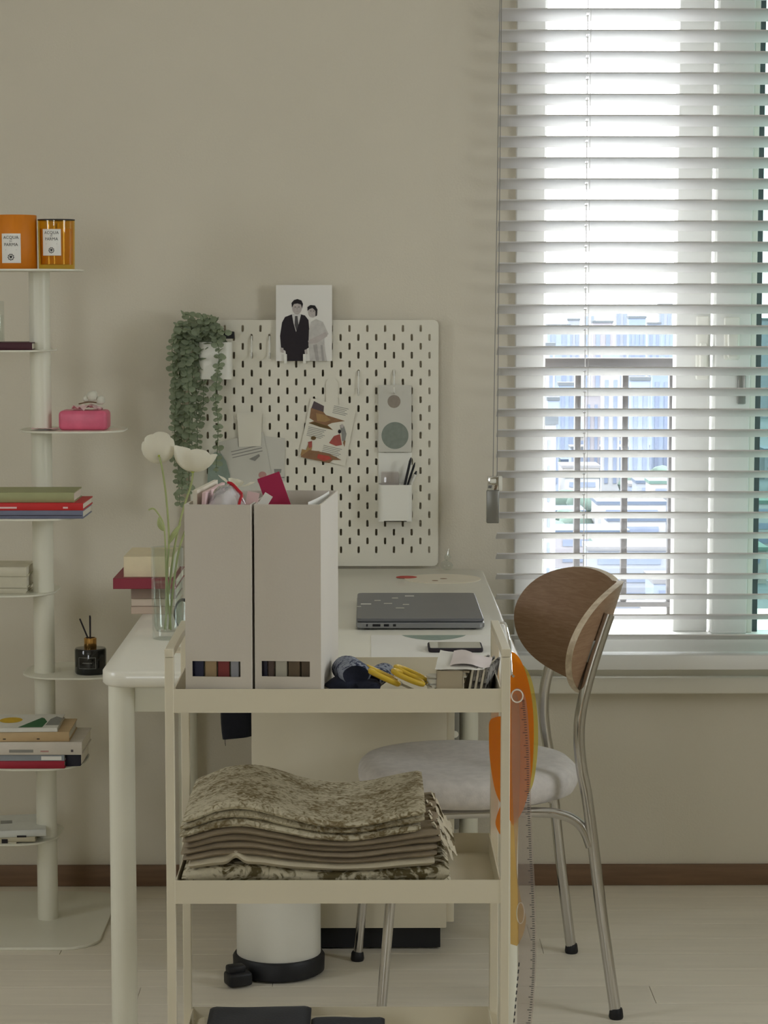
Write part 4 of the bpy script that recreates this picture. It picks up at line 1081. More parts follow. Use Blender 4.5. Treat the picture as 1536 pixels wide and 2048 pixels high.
# sixth shelf plate: reed diffuser
zS, sx, sy = shelf_top[5]
cx = at(178, 1350, 4.815).x; cyy = 4.845; R = 32 * 4.83 / F_PX; H = (1352 - 1300) * 4.82 / F_PX
df = thing('reed_diffuser', 'black reed diffuser bottle with gold collar on the shelf', 'diffuser', (cx, cyy, zS))
mat('black_glass', (16, 18, 18), .12, var=.1, coat=.5); mat('gold', (206, 160, 92), .25, .9, var=.08)
bt = MB().lathe([(R * .93, zS), (R, zS + .004), (R, zS + H - .003), (R * .94, zS + H), (R * .42, zS + H + .0015)], cx, cyy, 40).build('bottle', 'black_glass', df)
zc = zS + H
MB().lathe([(.0125, zc), (.0135, zc + .001), (.0135, zc + .021), (.0120, zc + .022), (.0105, zc + .022), (.0105, zc + .015), (.001, zc + .015)], cx, cyy, 28).build('collar', 'gold', df)
for dx, dz, dy in ((-.022, .045, 0), (-.001, .051, .006), (.001, .050, -.006)):
    MB().tube([(cx + dx * .1, cyy + dy * .2, zc + .014), (cx + dx, cyy + dy, zc + .018 + dz)], .0018, 7).build('reed', 'suit', df)
mb = MB(); zq0, zq1 = zS + H * .26, zS + H * .70; uw = .0195; lw = .0008
def strip(mb, u0, u1, za, zb, n=8):
    for k in range(n):
        a_, b_ = u0 + (u1 - u0) * k / n, u0 + (u1 - u0) * (k + 1) / n
        mb.add([wrap(cx, cyy, R + .0003, a_ - .004, za), wrap(cx, cyy, R + .0003, b_ - .004, za), wrap(cx, cyy, R + .0003, b_ - .004, zb), wrap(cx, cyy, R + .0003, a_ - .004, zb)], [(0, 1, 2, 3)], 0, True)
strip(mb, -uw, uw, zq0, zq0 + lw); strip(mb, -uw, uw, zq1 - lw, zq1); strip(mb, -uw, -uw + lw, zq0, zq1, 1); strip(mb, uw - lw, uw, zq0, zq1, 1)
for k in range(9):                                   # tiny illegible line of lettering
    u = -.010 + k * .0024; strip(mb, u, u + .0014, (zq0 + zq1) / 2 - .0008, (zq0 + zq1) / 2 + .0008 + .0006 * (k % 2), 1)
mb.build('printed_label', 'print_grey', bt, recalc=False)

# ================================================================== THINGS ON THE DESK
Gd = 'books stacked at the left edge of the desk'
Yd = 4.36
k1, z = pxbook('pale book at the bottom of the desk stack', 262, 352, 1213, DZ, Yd, .15, (196, 176, 158), group=Gd)
k2, z2 = pxbook('cream book second from the bottom of the desk stack', 264, 352, 1197, z, Yd + .004, .15, (214, 198, 180), group=Gd, rz=math.radians(-1))
k3, z3 = pxbook('taupe book in the middle of the desk stack', 262, 352, 1174, z2, Yd, .15, (150, 130, 116), group=Gd)
k4, z4 = pxbook('wide maroon covered book jutting out of the desk stack', 226, 352, 1157, z3, Yd - .03, .20, (140, 46, 62), group=Gd)
k5, z5 = pxbook('thick cream book on top of the desk stack', 247, 345, 1113, z4, Yd - .01, .16, (226, 212, 178), group=Gd)

# glass vase with poppies
vx, vy = on(336, 1277, DZ).x, on(336, 1277, DZ).y
vr = 33 * vy / F_PX; vH = at(336, 1098, vy - vr).z - DZ
vase = thing('glass_vase', 'clear glass cylinder vase on the desk beside the files', 'vase', (vx, vy, DZ))
MB().lathe([(vr * .90, DZ), (vr * .94, DZ + .002), (vr * .95, DZ + .02), (vr, DZ + vH), (vr - .0028, DZ + vH), (vr * .94 - .0030, DZ + .022), (vr * .7, DZ + .014), (.001, DZ + .013)], vx, vy, 48).build('glass', 'vase_glass', vase)
MB().lathe([(vr * .68, DZ + .0145), (vr * .93 - .0034, DZ + .0225), (vr * .96 - .0034, DZ + vH * .62), (.001, DZ + vH * .62)], vx, vy, 36).build('water', 'water', vase)
leafy_mat('petal_white', (244, 240, 226), .45, var=.05)
mat('poppy_stem', (168, 176, 120), .6, var=.2); mat('poppy_heart', (176, 186, 84), .7, var=.2)
def petal(az, R, open_, width, seed, ruf=.08):
    def fn(u, v):
        s_ = (u - .5) * 2; t = .04 + .96 * v
        th = t * open_; rr = R * math.sin(min(th, 1.5)) / math.sin(min(open_, 1.5)) if open_ < 1.5 else R * math.sin(th)
        h = R * (1 - math.cos(th)) * 1.15
        wv = math.sin(math.pi * (.15 + .74 * t)) ** .4
        a_ = az + s_ * width * (.35 + .65 * wv)
        edge = 1 - .16 * s_ * s_ * t
        rf = 1 + ruf * noise.noise(Vector((s_ * 2 + seed, t * 2.5, seed))) * t
        return Vector((rr * edge * rf * math.cos(a_), rr * edge * rf * math.sin(a_), h * edge * rf))
    return fn
def poppy(label, head, tilt, R, stem, n, open_, seed, width=.85, petals=None):
    o = thing('poppy', label, 'flower', stem[0], 'white poppies in the vase')
    M = Matrix.Translation(Vector(head)) @ tilt
    for k, (az, op, sc) in enumerate(petals or [(2 * math.pi * k / n, open_ * (1 + .12 * (k % 2)), 1) for k in range(n)]):
        mb = MB().grid(petal(az, R * sc, op, width, seed + k * 1.7), 9, 9); mb.v = [tuple(M @ Vector(p)) for p in mb.v]
        mb.build('petal', 'petal_white', o, recalc=False)
    mb = MB(); puff(mb, (0, 0, R * .16), R * .2, seed, 1); mb.v = [tuple(M @ Vector(p)) for p in mb.v]; mb.build('heart', 'poppy_heart', o)
    S = spline([Vector(p) for p in stem] + [Vector(head) + M.to_3x3() @ Vector((0, 0, .002))], 7)
    MB().tube(S, .0019, 7).build('stem', 'poppy_stem', o)
zb = DZ + .016
def sp(px, py, dy=0): return at(px, py, vy + dy)
E_ = lambda x, y_, z: Euler((math.radians(x), math.radians(y_), math.radians(z))).to_matrix().to_4x4()
poppy('white poppy at the left seen from behind, tallest in the vase', sp(318, 912, -.012), E_(-62, -14, 0), .031, [Vector((vx + .006, vy - .004, zb)), sp(334, 1160, 0), sp(338, 1080, .0), sp(333, 1000, -.005), sp(325, 940, -.01)], 6, 1.40, 1.0, 1.0)
poppy('wide open white poppy in the middle of the vase', sp(386, 944, .008), E_(-14, 4, 0), .040, [Vector((vx - .006, vy + .005, zb)), sp(338, 1180, .004), sp(350, 1090, .004), sp(366, 1020, .006), sp(382, 970, .008)], 5, 1.30, 4.0, 1.0)
poppy('small white poppy rising behind the papers of the left file', sp(470, 972, .03), E_(-6, 14, 0), .034, [Vector((vx + .002, vy + .008, zb)), sp(346, 1180, .01), sp(362, 1085, .014), sp(400, 1010, .02), sp(448, 985, .028)], 3, 1.12, 7.0, .62, [(0.1, .95, 1.0), (2.9, .8, 1.0), (1.5, .9, .9), (4.6, .9, .85)])
bd = thing('poppy_bud', 'thin drooping poppy bud stem in the vase', 'flower bud', (vx, vy - .008, zb))
MB().tube(spline([Vector((vx - .003, vy - .008, zb)), sp(332, 1150, -.008), sp(330, 1075, -.008), sp(326, 1045, -.008), sp(314, 1024, -.01), sp(306, 1017, -.01), sp(297, 1020, -.01)], 7), .0015, 7).build('stem', 'poppy_stem', bd)
for P in ([sp(328, 1062), sp(320, 1050), sp(318, 1034)], [sp(336, 1090), sp(348, 1068), sp(362, 1048)]):
    mb = MB(); S = spline(P, 6); nn = len(S)
    mb.tube(S, [.0006 + .0042 * math.sin(math.pi * k / (nn - 1)) for k in range(nn)], 7); mb.build('leaf', 'poppy_stem', bd)

# dark oval frame behind the vase, a beige folded card
mc = at(357, 1222, 4.10)
om = thing('oval_mirror', 'small black rimmed mirror standing behind the vase', 'mirror', (mc.x + .008, 4.10, DZ))
R_ = [(.017 * math.cos(t) * (1 - .35 * max(0, -math.sin(t))), .031 * math.sin(t)) for t in [2 * math.pi * k / 32 for k in range(32)]]
Rm = Matrix.Translation((mc.x + .008, 4.10, DZ + .0335)) @ Matrix.Rotation(math.radians(82), 4, 'X')
MB().slab(R_, -.003, .003, b=.001, M=Rm).build('rim', 'black_plastic', om)
MB().slab([(x * .82, y_ * .82) for x, y_ in R_], .0030, .0036, M=Rm).build('glass', 'chrome', om)
fc = on(350, 1300, DZ)
tag(MB().slab([(-.014, -.03), (.03, -.03), (.03, .035), (.012, .035)], .0, .004, M=Matrix.Translation((fc.x + .004, 3.90, DZ)) @ Matrix.Rotation(math.radians(0), 4, 'Z')).build('beige_card', 'cardboard'), 'beige card lying on the desk left of the files', 'card')

# laptop: hinge side to the wall, ports towards the room
la, lb2 = on(712, 1262, DZ), on(968, 1255, DZ)
lx0, lx1, ly0, ly1 = la.x, la.x + .236, la.y + .01, la.y + .385
lap = thing('laptop', 'closed grey laptop with stickers on the desk', 'laptop', ((lx0 + lx1) / 2, (ly0 + ly1) / 2, DZ))
mat('laptop_grey', (116, 118, 124), .38, .55, var=.03); mat('laptop_side', (150, 152, 156), .35, .6, var=.03)
Z0 = DZ + .003
MB().slab(rrect(lx0, lx1, ly0, ly1, .012, 6), Z0, Z0 + .011, b=.002).build('base', 'laptop_side', lap)
lid = MB().slab(rrect(lx0 + .001, lx1 - .001, ly0 + .001, ly1 - .001, .012, 6), Z0 + .0115, Z0 + .018, b=.0018).build('lid', 'laptop_grey', lap)
for fx in (lx0 + .02, lx1 - .02):
    for fy in (ly0 + .02, ly1 - .02): MB().cyl((fx, fy, DZ), (fx, fy, Z0 + .0005), .006, n=12).build('rubber_foot', 'black_plastic', lap)
for px, w in ((734, .0018), (753, .0075), (773, .005), (789, .003)):
    x = at(px, 1254, ly0).x; MB().rbox(x - w, x + w, ly0 - .0006, ly0 + .002, Z0 + .0035, Z0 + .0085, .0008, 1).build('port', 'black_plastic', lap)
for px, py, w in ((819, 1192, .009), (755, 1201, .006), (790, 1196, .006), (732, 1208, .010), (776, 1207, .008), (812, 1209, .006), (718, 1213, .004), (800, 1216, .008)):
    p = on(px, py, Z0 + .018); MB().box(p.x - w, p.x + w, p.y - .005, p.y + .005, Z0 + .018, Z0 + .0183).build('sticker', 'paper' if w > .0085 else 'paper_grey', lid)
# sheet with a green shape, phone on it
s0, s1 = on(742, 1271, DZ), on(975, 1271, DZ)
sheet = tag(MB().box(s0.x, s0.x + .235, 3.80, s0.y, DZ, DZ + .0006).build('paper_sheet', 'paper'), 'white paper sheet with a green half disc in front of the laptop', 'paper')
P = [(on(803 + 129 * k / 20, 1270, DZ).x, s0.y - .001 - .062 * math.sin(math.pi * k / 20) ** .7) for k in range(21)]
MB().add([(x, y_, DZ + .0008) for x, y_ in P], [tuple(range(21))]).build('printed_half_disc', 'pic_green', sheet, recalc=False)
p0, p1 = on(857, 1297, DZ + .008), on(962, 1279, DZ + .008)
phn = thing('smartphone', 'dark smartphone lying face up on the white sheet', 'phone', ((p0.x + p1.x) / 2, (p0.y + p1.y) / 2, DZ + .0008))
mat('phone_glass', (150, 156, 150), .06, .2, coat=1.0)
MB().slab(rrect(p0.x, p0.x + .094, p0.y, p0.y + .075, .007, 5), DZ + .0008, DZ + .0082, b=.0015).build('body', 'suit', phn)
MB().slab(rrect(p0.x + .003, p0.x + .091, p0.y + .003, p0.y + .072, .005, 5), DZ + .0082, DZ + .0086).build('screen', 'phone_glass', phn)
# printed sheet at the back, clear ornament in the corner
q0, q1 = on(798, 1170, DZ), on(960, 1146, DZ)
ps2 = tag(MB().slab(ell((q0.x + q1.x) / 2 + .005, (q0.y + q1.y) / 2, .083, .085, 40), DZ, DZ + .0008).build('round_mat', 'paper_warm'), 'pale round mat with red spots at the back of the desk', 'mat')
r0 = on(813, 1155, DZ)
MB().slab(ell(r0.x, r0.y, .023, .024, 24), DZ + .0008, DZ + .0011).build('printed_spot', 'coral', ps2)
for px, py, w in ((870, 1162, .007), (887, 1158, .008)):
    r0 = on(px, py, DZ); MB().slab(ell(r0.x, r0.y, w, .006, 12), DZ + .0008, DZ + .0011).build('printed_spot', 'rock_brown', ps2)
gx = at(893, 1120, 5.07).x
mb = MB(); puff(mb, (gx, 5.065, DZ + .012), .014, 1.3, 2, (1, 1, .85)); puff(mb, (gx + .002, 5.065, DZ + .030), .008, 2.3, 2, (1, 1, 1.1)); mb.tube([(gx + .003, 5.065, DZ + .034), (gx + .005, 5.065, DZ + .048)], [.003, .001], 6)
tag(mb.build('glass_ornament', 'vase_glass'), 'tiny clear glass ornament by the lower right pegboard corner', 'ornament')

# ================================================================== THINGS ON THE TROLLEY
TZ = TIERS[0][0] + .003
FROT = math.radians(-5.0)
def mag_file(x0, label):
    w, d, h, t = .0975, .25, .302, .0022
    o = thing('magazine_file', label, 'file box', (x0, 3.302, TZ), 'magazine files on the trolley', rz=FROT); ORG[o.name] = Vector((0, 0, 0))
    sx0, sx1, sz0, sz1 = .010, .081, .049, .072          # label slot cut through the front
    mb = MB()
    for a, b, c, e in ((0, sx0, 0, h), (sx1, w, 0, h), (sx0, sx1, 0, sz0), (sx0, sx1, sz1, h)): mb.box(a, b, 0, t, c, e)
    mb.build('front_panel', 'file_card', o)
    MB().box(0, t, t, d - t, 0, h).build('side_panel', 'file_card', o); MB().box(w - t, w, t, d - t, 0, h).build('side_panel', 'file_card', o)
    MB().box(0, w, d - t, d, 0, h).build('back_panel', 'file_card', o); MB().box(t, w - t, t, d - t, 0, t).build('bottom_panel', 'file_card', o)
    return o
fx1 = at(370, 1200, 3.302).x; fx2 = at(509, 1200, 3.302).x
f1 = mag_file(fx1, 'pale magazine file on the left, stuffed with a red edged bag')
f2 = mag_file(fx2, 'pale magazine file on the right, holding a magenta card')
def in_file(x0): return Matrix.Translation((x0, 3.302, TZ)) @ Matrix.Rotation(FROT, 4, 'Z')
def magazine(x0, a, b, h, col, label, y0=.012, dep=.205, lean=0.):
    M = in_file(x0)
    o = thing('magazine', label, 'magazine', M @ Vector(((a + b) / 2, y0 + dep / 2, .003)), 'magazines standing in the files', rz=FROT); ORG[o.name] = Vector((0, 0, 0))
    w = b - a; K = Matrix.Shear('XY', 4, (lean, 0)) if lean else None
    K = Matrix(((1, 0, lean, 0), (0, 1, 0, 0), (0, 0, 1, 0), (0, 0, 0, 1)))
    MB().rbox(-w / 2, w / 2, -dep / 2, -dep / 2 + .003, 0, h, .0006, 1, M=K).build('spine', book_mat(col), o)
    MB().box(-w / 2 + .0005, w / 2 - .0005, -dep / 2 + .003, dep / 2, .001, h - .001, M=K).build('page_block', 'pages', o)
for a, b, col, nm, h in ((.007, .025, (40, 42, 74), 'navy', .255), (.027, .044, (186, 160, 120), 'tan', .262), (.046, .063, (150, 62, 60), 'brick red', .25), (.065, .077, (176, 178, 186), 'silver grey', .27), (.079, .094, (130, 130, 116), 'olive grey', .24)):
    magazine(fx1, a, b, h, col, '%s magazine spine showing in the slot of the left file' % nm)
for a, b, col, nm, h in ((.006, .017, (48, 46, 66), 'indigo', .25), (.018, .027, (96, 76, 66), 'brown', .26), (.029, .046, (206, 202, 186), 'cream', .262), (.048, .065, (120, 102, 78), 'khaki', .25), (.067, .080, (104, 88, 68), 'umber', .24), (.082, .088, (214, 206, 190), 'ivory', .26)):
    magazine(fx2, a, b, h, col, '%s magazine spine showing in the slot of the right file' % nm)
# what sticks out of the left file
M = in_file(fx1)
def in_box(name, m, label, cat, b, rx=0., ry=0., rz=0., x0=fx1, piv=(0, 0, 0)):
    K = in_file(x0) @ Matrix.Translation(piv) @ Euler((rx, ry, rz)).to_matrix().to_4x4()
    return tag(MB().box(*b, M=K).build(name, m), label, cat)
in_box('white_folder', 'paper_warm', 'off white folder standing at the left of the left file', 'folder', (0, .006, 0, .20, .0, .05), piv=(.008, .03, .270))
in_box('white_folder', 'paper_pink', 'pale pink folder beside the off white one in the left file', 'folder', (0, .005, 0, .19, .0, .045), piv=(.019, .03, .272), ry=.06)
def bag_fn(u, v):
    s_ = (u - .5) * 2; t = v
    x = .052 + s_ * .036 + .004 * noise.noise(Vector((u * 4, v * 4, 1))); y_ = .03 + .09 * t
    z = .262 + .062 * (1 - abs(s_) ** 2.2 * .75) * math.sin(math.pi * (.18 + .75 * t)) + .006 * noise.noise(Vector((u * 5, v * 5, 7)))
    return M @ Vector((x, y_, z))
gb_ = thing('gift_bag', 'clear plastic gift bag with red edging in the left file', 'bag', M @ Vector((.052, .07, .26)))
MB().grid(bag_fn, 22, 16).build('film', 'clear_bag', gb_, recalc=False)
def inner_fn(u, v):
    p = bag_fn(.08 + .84 * u, .05 + .9 * v); return p + Vector((0, .002, -.006 + .004 * math.sin(u * 17) * math.sin(v * 9)))
MB().grid(inner_fn, 20, 14).build('wrapped_cloth', 'paper', gb_, recalc=False)
for u in (.03, .80, .97):
    MB().tube([bag_fn(u, v / 12) + Vector((0, 0, .001)) for v in range(13)], .0022, 6).build('red_edge', 'red_ribbon', gb_)
MB().tube([bag_fn(.50 + .30 * k / 8, .48) + Vector((0, 0, .0015)) for k in range(9)], .0030, 6).build('red_edge', 'red_ribbon', gb_)
MB().tube([bag_fn(.05 + .50 * k / 12, .36) + Vector((0, -.001, .0012 + .0012 * (k % 2))) for k in range(13)], .0026, 6).build('silver_seal', 'chrome', gb_)
in_box('pink_card', 'paper_pink', 'pink card leaning at the right of the left file', 'card', (-.009, .009, 0, .0012, 0, .045), piv=(.086, .05, .272), ry=.2)
in_box('magenta_card', 'magenta', 'magenta card sticking up from the right file', 'card', (-.016, .019, 0, .0012, -.10, .047), x0=fx2, piv=(.022, .10, .292), ry=-.34, rz=.0)
in_box('white_card', 'paper', 'small white card corner between the two files', 'card', (-.006, .007, 0, .001, -.03, .02), x0=fx2, piv=(.0085, .02, .298), ry=.55)
for k, (xo, nm) in enumerate(((.087, 'inner'), (.0935, 'outer'))):
    K = in_file(fx2)
    def curl(u, v, xo=xo, k=k):
        return K @ Vector((xo - .010 * (1 - u) ** 2 * (1 - k * .7) + .001 * k * 0, .02 + .20 * u, .20 + .104 * v - .004 * k))
    tag(MB().grid(curl, 10, 3).build('paper_leaf', 'paper'), '%s curled white paper leaf along the side of the right file' % nm, 'paper')

# rolled fabric, scissors, small spool, boxed scraps in the top tray
print_mat('denim_print', (150, 156, 170), (50, 56, 80), 90., .46, .58)
mat('navy_cloth', (38, 42, 60), .95, var=.4, vscale=60, bump=.3, bscale=300)
def roll(p0, p1, r0, r1, m, label, squash=.8, group='fabric rolls in the top tray'):
    o = thing('fabric_roll', label, 'fabric', (Vector(p0) + Vector(p1)) / 2, group)
    a, b = Vector(p0), Vector(p1); t = (b - a).normalized(); u = t.cross(Vector((0, 0, 1))).normalized(); w = u.cross(t)
    rings = []
    for k in range(11):
        f = k / 10; rr = (r0 + (r1 - r0) * f) * (1 - .25 * (abs(f - .5) * 2) ** 6)
        rings.append([a.lerp(b, f) + u * rr * math.cos(q) * (1 + .05 * math.sin(3 * q + f * 4)) + w * rr * squash * math.sin(q) for q in [2 * math.pi * i / 24 for i in range(24)]])
    MB().loft(rings, 0, True, caps=False).build('roll', m, o)
    for ring, nm, sgn in ((rings[0], 0, -1), (rings[-1], 1, 1)):          # spiral of cloth at each end
        c = sum(ring, Vector()) / len(ring)
        mb = MB(); mb.add(list(ring) + [c - t * sgn * .006], [(i, (i + 1) % 24, 24) for i in range(24)], 0, True); mb.build('end_fold', 'navy_cloth', o)
    return o
F0 = at(715, 1366, 3.34); 
roll(at(712, 1352, 3.335), at(690, 1332, 3.44), .026, .023, 'denim_print', 'thick blue printed fabric roll nearest the files')
roll(at(742, 1362, 3.38), at(772, 1340, 3.47), .018, .017, 'denim_print', 'thinner blue grey fabric roll behind the thick one')
mb = MB(); puff(mb, at(690, 1368, 3.35), .022, 5.2, 2, (1.3, 1, .55)); puff(mb, at(735, 1371, 3.34), .016, 6.2, 2, (1.4, 1, .6))
tag(mb.build('dark_cloth', 'navy_cloth'), 'crumpled navy cloth under the fabric rolls', 'fabric')
mat('scissor_yellow', (226, 190, 60), .4, var=.06)
def scissors(px, py, Y, rz, label, tilt=.4):
    c = at(px, py, Y)
    o = thing('scissors', label, 'scissors', (c.x, c.y, TZ), 'yellow handled scissors in the tray', rz=rz); ORG[o.name] = Vector((0, 0, 0))
    K = Matrix.Translation((0, 0, .038)) @ Matrix.Rotation(tilt, 4, 'Y')
    for sg in (-1, 1):
        ring = [K @ Vector((-.006 + .024 * math.cos(a_), sg * .012 + .013 * math.sin(a_), .001 * sg)) for a_ in [2 * math.pi * k / 20 for k in range(21)]]
        MB().tube(ring, .0042, 8, caps=False).build('handle', 'scissor_yellow', o)
        MB().slab([(.016, sg * .004 - .003), (.075, sg * .001 - .001), (.075, sg * .001 + .001), (.016, sg * .004 + .003)], -.001 + sg * .0008, .0006 + sg * .0008, M=K).build('blade', 'steel', o)
    MB().cyl(K @ Vector((.024, 0, -.003)), K @ Vector((.024, 0, .003)), .003, n=12).build('pivot', 'chrome', o)
scissors(772, 1358, 3.36, math.radians(12), 'yellow handled scissors beside the fabric rolls', .45)
scissors(826, 1356, 3.36, math.radians(-8), 'yellow handled scissors in the middle of the tray', .40)
sp0 = at(868, 1372, 3.35)
spool = thing('thread_spool', 'white thread spool standing beside the small carton', 'spool', (sp0.x, 3.36, TZ))
zz = TZ
for k in range(4):
    MB().lathe([(.008, zz + k * .0095), (.0095, zz + k * .0095 + .001), (.0105, zz + k * .0095 + .007), (.008, zz + k * .0095 + .0085)], sp0.x, 3.36, 20).build('thread_layer', 'plastic_white', spool)
MB().lathe([(.011, zz + .038), (.0115, zz + .039), (.0115, zz + .041), (.010, zz + .042)], sp0.x, 3.36, 20).build('cap', 'paper_grey', spool)
# small carton of scraps with papers on top
c0, c1 = at(884, 1378, 3.345), at(938, 1345, 3.345)
ctr = thing('scrap_carton', 'small beige carton of scraps under loose white papers', 'carton', ((c0.x + c1.x) / 2, 3.40, TZ), rz=math.radians(-9)); ORG[ctr.name] = Vector((0, 0, 0))
w = (c1.x - c0.x); hh = at(910, 1342, 3.345).z - TZ
mb = MB(); t = .0014
mb.box(-w / 2, w / 2, -.055, -.055 + t, 0, hh); mb.box(-w / 2, w / 2, .055 - t, .055, 0, hh); mb.box(-w / 2, -w / 2 + t, -.055, .055, 0, hh); mb.box(w / 2 - t, w / 2, -.055, .055, 0, hh); mb.box(-w / 2, w / 2, -.055, .055, 0, t)
mb.build('carton_wall', 'cardboard', ctr)
for k in range(7):
    MB().box(-w / 2 + .002, w / 2 + .004 - (k % 3) * .002, -.05, .052, hh - .02 + k * .0032, hh - .0176 + k * .0032, M=Matrix.Rotation(.10 * (k - 3) * .3, 4, 'Y')).build('scrap', 'paper_grey' if k % 2 else 'cardboard', ctr)
K = Matrix.Translation(ORG[ctr.name])
cw0 = Vector(ctr.location)
def loose(u, v):
    x = (u - .5) * .074; y_ = -.058 + .115 * v
    return cw0 + Vector((x + .006 + .012 * v, y_, hh + .003 + .009 * v - .012 * (u - .2) * v + .003 * noise.noise(Vector((u * 3, v * 3, 2)))))
tag(MB().grid(loose, 12, 12).build('loose_paper', 'paper'), 'loose white paper lying over the small carton', 'paper')
def loose2(u, v):
    p = loose(u * .8 + .2, v * .8); return p + Vector((.008, .012, .004 + .003 * math.sin(u * 5)))
tag(MB().grid(loose2, 10, 10).build('loose_paper', 'paper_blush'), 'pinkish paper on top of the white paper over the carton', 'paper')
print_mat('dark_print', (150, 146, 140), (50, 46, 44), 60., .42, .55)
K2 = Matrix.Translation((at(962, 1378, 3.40).x, 3.41, TZ)) @ Euler((0, math.radians(10), math.radians(-12))).to_matrix().to_4x4()
for k in range(6):
    o = MB().box(-.0125 + k * .0042, -.0125 + k * .0042 + .0034, -.06, .06, 0.003, .052 + .002 * (k % 2), M=K2).build('fabric_swatch', 'dark_print' if k % 2 else 'paper_warm')
    tag(o, '%s fabric swatch, %s of six standing right of the small carton' % ('dark' if k % 2 else 'cream', ('first', 'second', 'third', 'fourth', 'fifth', 'last')[k]), 'swatch', 'swatches beside the carton')

# folded cloths in the middle tray
print_mat('toile_print', (204, 196, 172), (128, 114, 84), 90., .42, .66)
print_mat('toile_coarse', (202, 194, 170), (98, 88, 60), 48., .46, .60)
mat('taupe_cloth', (158, 144, 122), .95, var=.08, vscale=40, bump=.3, bscale=400)
mat('natural_cloth', (206, 196, 172), .95, var=.06, vscale=40, bump=.3, bscale=400)
MZ = TIERS[1][0] + .0035
CX0, CX1, CYF, CYB = at(366, 1700, 3.33).x, at(893, 1700, 3.33).x, 3.312, 3.57
def wave(x, zr):                                       # the stack sags in the middle and lifts at the right
    u = (x - CX0) / (CX1 - CX0)
    return zr * (.016 * math.exp(-((u - .22) / .16) ** 2) - .014 * math.exp(-((u - .60) / .20) ** 2) + .022 * max(0, u - .72) ** 1.1 * 2.2 - .010 * max(0, .12 - u) / .12)
HT = .128
def fold_layer(parent, z0, z1, x0, x1, y0, y1, m, seed, name='fold', nx=46, kink=0.):
    mb = MB(); t = z1 - z0
    prof = [(1.0, 0.0), (.5, 0.0), (.06, 0.0), (.018, .10), (.0, .5), (.018, .90), (.06, 1.0), (.5, 1.0), (1.0, 1.0)]
    def fn(u, v):
        k = u * nx; x = x0 + (x1 - x0) * u
        i = int(round(v * (len(prof) - 1))); fy, fz = prof[i]
        edge = min(1, min(u, 1 - u) / .025) ** .5 if min(u, 1 - u) < .025 else 1
        zz = z0 + t * (.5 + (fz - .5) * (.35 + .65 * edge))
        yy = y0 + (y1 - y0) * fy + .0025 * noise.noise(Vector((x * 18, seed, 0))) * (fy < .2)
        zr = (zz - MZ) / HT
        lift = .010 * fy * zr * (1 if fy < .6 else .4) + kink * math.exp(-((x - at(471, 1700, 3.31).x) / .010) ** 2) * (fy < .3)
        return Vector((x + .002 * noise.noise(Vector((seed, zz * 90, 4))), yy, zz + wave(x, zr) + .0012 * noise.noise(Vector((x * 22, seed * 3, fy * 3))) * min(1, zr * 2) + lift))
    mb.grid(fn, nx, len(prof) - 1)
    n = len(prof)
    for u in (0, 1): mb.add([fn(u, j / (n - 1)) for j in range(n)], [tuple(range(n))])
    return mb.build(name, m, parent, sharp=70)
def cloth(label, z, layers, m, x0=CX0, x1=CX1, y0=CYF, y1=CYB, seed=0, kink=0., nx=46):
    o = thing('folded_cloth', label, 'cloth', ((x0 + x1) / 2, (y0 + y1) / 2, z), 'folded cloths in the middle tray')
    for k, t in enumerate(layers):
        fold_layer(o, z, z + t - .0006, x0 + .003 * math.sin(seed + k * 2.1), x1 + .004 * math.sin(seed * 1.3 + k * 1.7), y0 + .003 * math.sin(k * 3 + seed), y1, m, seed + k * 1.37, nx=nx, kink=kink)
        z += t
    return o, z
o1, z = cloth('coarse printed cloth folded at the bottom of the stack', MZ, (.021, .022), 'toile_coarse', x1=CX1 + .004, seed=1)
o2, z = cloth('natural cream cloth with a kink folded above the bottom print', z, (.013,), 'natural_cloth', x0=CX0 + .006, x1=CX1 - .02, y0=CYF - .004, seed=2, kink=.010, nx=120)
o3, z = cloth('plain taupe cloth folded in several layers in the middle of the stack', z, (.0095, .0095, .0095, .0095), 'taupe_cloth', x1=CX1 - .012, seed=3)
o4, z = cloth('printed toile cloth folded on top of the stack', z, (.0115, .011, .012), 'toile_print', x0=CX0 - .002, x1=CX1 - .035, seed=4)
# frayed selvedges down the right end
fr = thing('frayed_cloth', 'frayed white cloth ends at the right of the folded stack', 'cloth', (CX1, 3.42, MZ))
for k in range(9):
    yk = 3.325 + k * .026; xk = CX1 + .002 + .014 * math.sin(k * 1.9) * .5
    def fray(u, v, yk=yk, xk=xk, k=k):
        return Vector((xk - .022 + .030 * u + .006 * noise.noise(Vector((v * 4, k, u * 2))) , yk + .022 * v * .9 + .002 * math.sin(u * 9), MZ + .108 - .094 * u * (.6 + .4 * noise.noise(Vector((k, 3, 1)))) + .008 * noise.noise(Vector((u * 5, v * 5, k)))))
    MB().grid(fray, 9, 5).build('frayed_edge', 'natural_cloth', fr)
